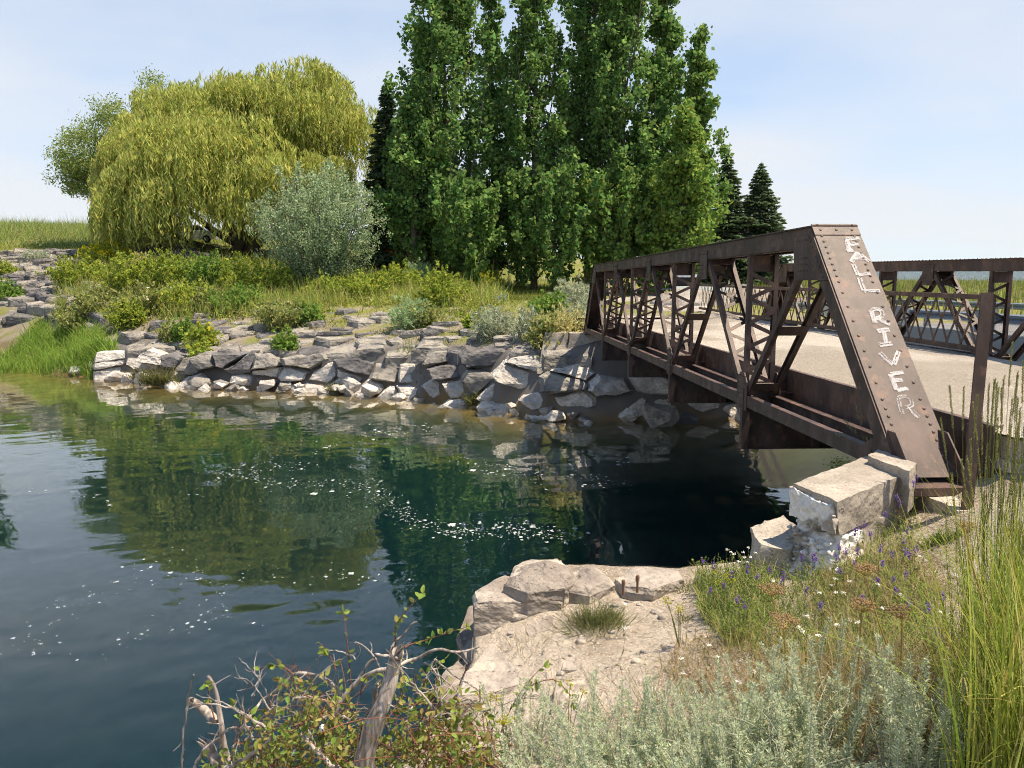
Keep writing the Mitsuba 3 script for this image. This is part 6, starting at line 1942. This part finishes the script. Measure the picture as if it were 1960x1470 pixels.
scene['straw_mat'] = two({'type': 'diffuse', 'reflectance': {'type': 'rgb', 'value': [0.42, 0.29, 0.10]}})
scene['umbel_mat'] = two({'type': 'diffuse', 'reflectance': {'type': 'rgb', 'value': [0.40, 0.28, 0.15]}})
for (u, v, ub, vb, w, lab) in [(1478, 1128, 1500, 1230, 46, 'dried brown umbel highest at the left behind the sagebrush'), (1500, 1190, 1512, 1340, 62, 'dried brown umbel just below the highest left one'), (1650, 1158, 1640, 1290, 54, 'dried pale brown umbel in the middle with two stalks crossing'), (1727, 1172, 1722, 1310, 58, 'dried brown umbel at the right before the slender sagebrush'), (1655, 1088, 1720, 1290, 40, 'dried brown umbel farthest back among the purple flowers'),
                               (1852, 1008, 1862, 1180, 34, 'dried brown umbel leaning at the left edge of the tall grass'), (1945, 1020, 1940, 1180, 44, 'dried brown umbel inside the tall grass at the right edge')]:
    p = nhit(ub, vb + 60)
    top = at_y(u, v, p[1])
    key = name('dried_umbel')
    Q = spline(np.array([p, (at_y(ub, vb, p[1]) + p) / 2, at_y(ub * 0.4 + u * 0.6, (v + vb) / 2, p[1]), top - UP * 0.035]), 12)
    put(key + '__stalk', tube(Q, np.linspace(0.0045, 0.003, 12), 6), 'straw_mat', smooth=True)
    sc = w * p[1] / FOC / 2
    tb, sd = [], []
    ico = trimesh.creation.icosphere(subdivisions=0)
    for r_ in range(24):
        az = rng.uniform(0, 2 * np.pi); k = math.sqrt(rng.random())
        tip = top + [math.cos(az) * sc * k, math.sin(az) * sc * k, 0.012 * (1 - k * k) + rng.normal() * 0.004]
        tb.append(tube(spline(np.array([Q[-1], Q[-1] * 0.4 + tip * 0.6 + UP * -0.004, tip]), 5), 0.0011, 3, cap=False))
        for _ in range(12):
            s = rng.normal(size=3) * [0.0075, 0.0075, 0.005]
            sd.append((ico.vertices * rng.uniform(0.0018, 0.0034) * [1, 1, 1.6] + tip + s, ico.faces))
    put(key + '__ray', cat(tb), 'straw_mat', smooth=True)
    put(key + '__seed_cluster', cat(sd), 'umbel_mat', smooth=True)
    tag(key, lab, 'dried flower')

# spurge with yellow green heads
for (u, v, ub, vb, n_, lab) in [(932, 1328, 940, 1420, 34, 'yellow spurge beside the flat slab edge, largest of the clumps'), (975, 1380, 972, 1440, 20, 'yellow spurge right of the largest clump, low'), (1103, 1330, 1090, 1400, 18, 'yellow spurge leaning over the flat slab'), (1282, 1148, 1300, 1200, 18, 'yellow spurge on the bare soil right of the anchor bolts'), (1385, 1112, 1390, 1150, 22, 'yellow spurge in the weeds below the white flowers'), (1302, 1165, 1300, 1200, 10, 'small yellow spurge on the soil beside the taller one')]:
    p = nhit(ub, vb + 40)
    key = name('spurge')
    C, tb = [], []
    for s in range(max(3, n_ // 5)):
        t = at_y(u + rng.normal() * n_ * 0.5, v + rng.normal() * n_ * 0.6, p[1] + rng.normal() * 0.02)
        tb.append(tube(spline(np.array([p - UP * 0.01, (p + t) / 2 + rng.normal(size=3) * 0.012, t]), 7), np.linspace(0.0022, 0.0014, 7), 4, cap=False))
        C.append(t + rng.normal(size=(16, 3)) * [0.014, 0.014, 0.009])
    C = np.vstack(C)
    put(key + '__stem', cat(tb), 'green_stem', smooth=True)
    v_, f_, m = ovate(C, unit(rng.normal(size=C.shape) * [1, 1, 0.4]), rng.uniform(0.008, 0.013, len(C)), 0.95, rng)
    put(key + '__blossom', (v_, f_), 'leaf', color=tint(len(C), rng, [(0.42, 0.42, 0.03), (0.50, 0.46, 0.03)], 0.1, 0.05, m))
    tag(key, lab, 'flower')

# tuft on the ledge, small tufts, and the weeds at the wing wall
def tuft(u, v, h, n, tone, lab, spread, seed, width=0.004, kind='ledge_tuft'):
    r = np.random.default_rng(seed)
    p = nhit(u, v)
    base = p + np.stack([r.normal(size=n) * spread, r.normal(size=n) * spread * 0.7, np.full(n, -0.01)], -1)
    base[:, 2] = NZ((base[:, 0], base[:, 1])) - 0.01
    off = (base - p) / spread
    d = np.stack([off[:, 0] * 0.5 + r.normal(size=n) * 0.3, off[:, 1] * 0.5 + r.normal(size=n) * 0.3, np.ones(n)], -1)
    v_, f_, m = ribbons(base, d, h * r.uniform(0.5, 1.2, n), width, r, 4, 0.45)
    k = name(kind)
    scene[k] = mikit.ply((v_, f_), 'blade', color=tint(n, r, tone, 0.2, 0.08, m))
    tag(k, lab, 'grass')


GT = [(0.12, 0.155, 0.05), (0.17, 0.19, 0.075), (0.22, 0.21, 0.10)]
tuft(1135, 1200, 0.20, 420, GT, 'dark green grass tuft growing in the middle of the ledge', 0.085, 501)
tuft(1165, 1190, 0.13, 260, [(0.20, 0.22, 0.08), (0.15, 0.18, 0.05)], 'lighter green tuft touching the right of the dark one on the ledge', 0.06, 502)
tuft(1020, 1118, 0.07, 90, DRY_T := [(0.40, 0.33, 0.18), (0.28, 0.25, 0.10)], 'dry grass tuft at the foot of the rounded ledge boulder', 0.06, 503)
tuft(1085, 1130, 0.10, 70, GT, 'thin green tuft left of the anchor bolts', 0.05, 504)
tuft(1295, 1125, 0.06, 60, GT, 'small green tuft on the slab right of the anchor bolts', 0.05, 505)
tuft(1320, 1130, 0.09, 120, [(0.17, 0.2, 0.06)], 'green tuft where the weeds begin at the right of the slab', 0.07, 506)
tuft(1800, 1040, 0.11, 160, [(0.13, 0.19, 0.05), (0.17, 0.22, 0.06)], 'low green weed on the bare soil right of the purple flowers', 0.05, 507, 0.012)
tuft(1000, 1240, 0.14, 60, DRY_T, 'sparse dry straw in the crack of the ledge', 0.10, 508, 0.003)
tuft(1310, 1190, 0.07, 60, GT, 'little tuft on the bare soil beside the weeds', 0.04, 509)

# leafy weed and seeding grass on the river side of the wing wall
rng = np.random.default_rng(520)
p = at_z(1608, 893, -1.80)
k = name('wall_weed')
C = p + rng.normal(size=(170, 3)) * [0.055, 0.05, 0.03] + UP * 0.03
v_, f_, m = ovate(C, unit(rng.normal(size=C.shape) + [0, 0, 0.6]), rng.uniform(0.014, 0.026, 170), 0.6, rng)
scene[k] = mikit.ply((v_, f_), 'leaf', color=tint(170, rng, [(0.19, 0.25, 0.035), (0.14, 0.20, 0.03)], 0.15, 0.06, m))
tag(k, 'small bright green weed on the river side of the wing wall', 'weed')
for j, (ut, vt, lab) in enumerate([(1637, 770, 'tallest seeding grass behind the wing wall'), (1615, 803, 'drooping seeding grass left of the tallest one behind the wing wall'), (1596, 828, 'short seeding grass farthest left behind the wing wall')]):
    a = at_z(1655 + j * 3, 868, -1.70); b = at_y(ut, vt, a[1] + 0.02)
    Q = spline(np.array([a - UP * 0.05, a * 0.5 + b * 0.5 + [0.015, 0, 0.02], b]), 12)
    key = name('seeding_grass')
    scene[key] = mikit.ply(tube(Q, np.linspace(0.0022, 0.001, 12), 4, cap=False), 'green_stem', smooth=True)
    n_ = 130
    q = rng.uniform(6.5, 11, n_); i0 = q.astype(int).clip(0, 10)
    pos = Q[i0] + (Q[i0 + 1] - Q[i0]) * (q - i0)[:, None] + rng.normal(size=(n_, 3)) * 0.014 * np.sin((q - 6.2) / 5 * np.pi)[:, None].clip(0.25, 1)
    lv = leaves(pos, unit((b - a) + rng.normal(size=(n_, 3)) * 0.2), 0.016, 0.3, rng)
    put(key + '__seed_head', lv, 'blade', color=tint(n_, rng, [(0.34, 0.34, 0.20), (0.26, 0.28, 0.14)], 0.15, 0.06))
    nb = 6
    bb = np.repeat(a[None] - [0, 0, 0.05], nb, 0) + rng.normal(size=(nb, 3)) * 0.015
    v_, f_, m = ribbons(bb, np.stack([rng.normal(size=nb) * 0.5, rng.normal(size=nb) * 0.3, np.ones(nb)], -1), 0.26, 0.006, rng, 5, 0.4)
    put(key + '__blade', (v_, f_), 'blade', color=tint(nb, rng, [(0.10, 0.15, 0.05)], 0.15, 0.05, m))
    tag(key, lab, 'grass')
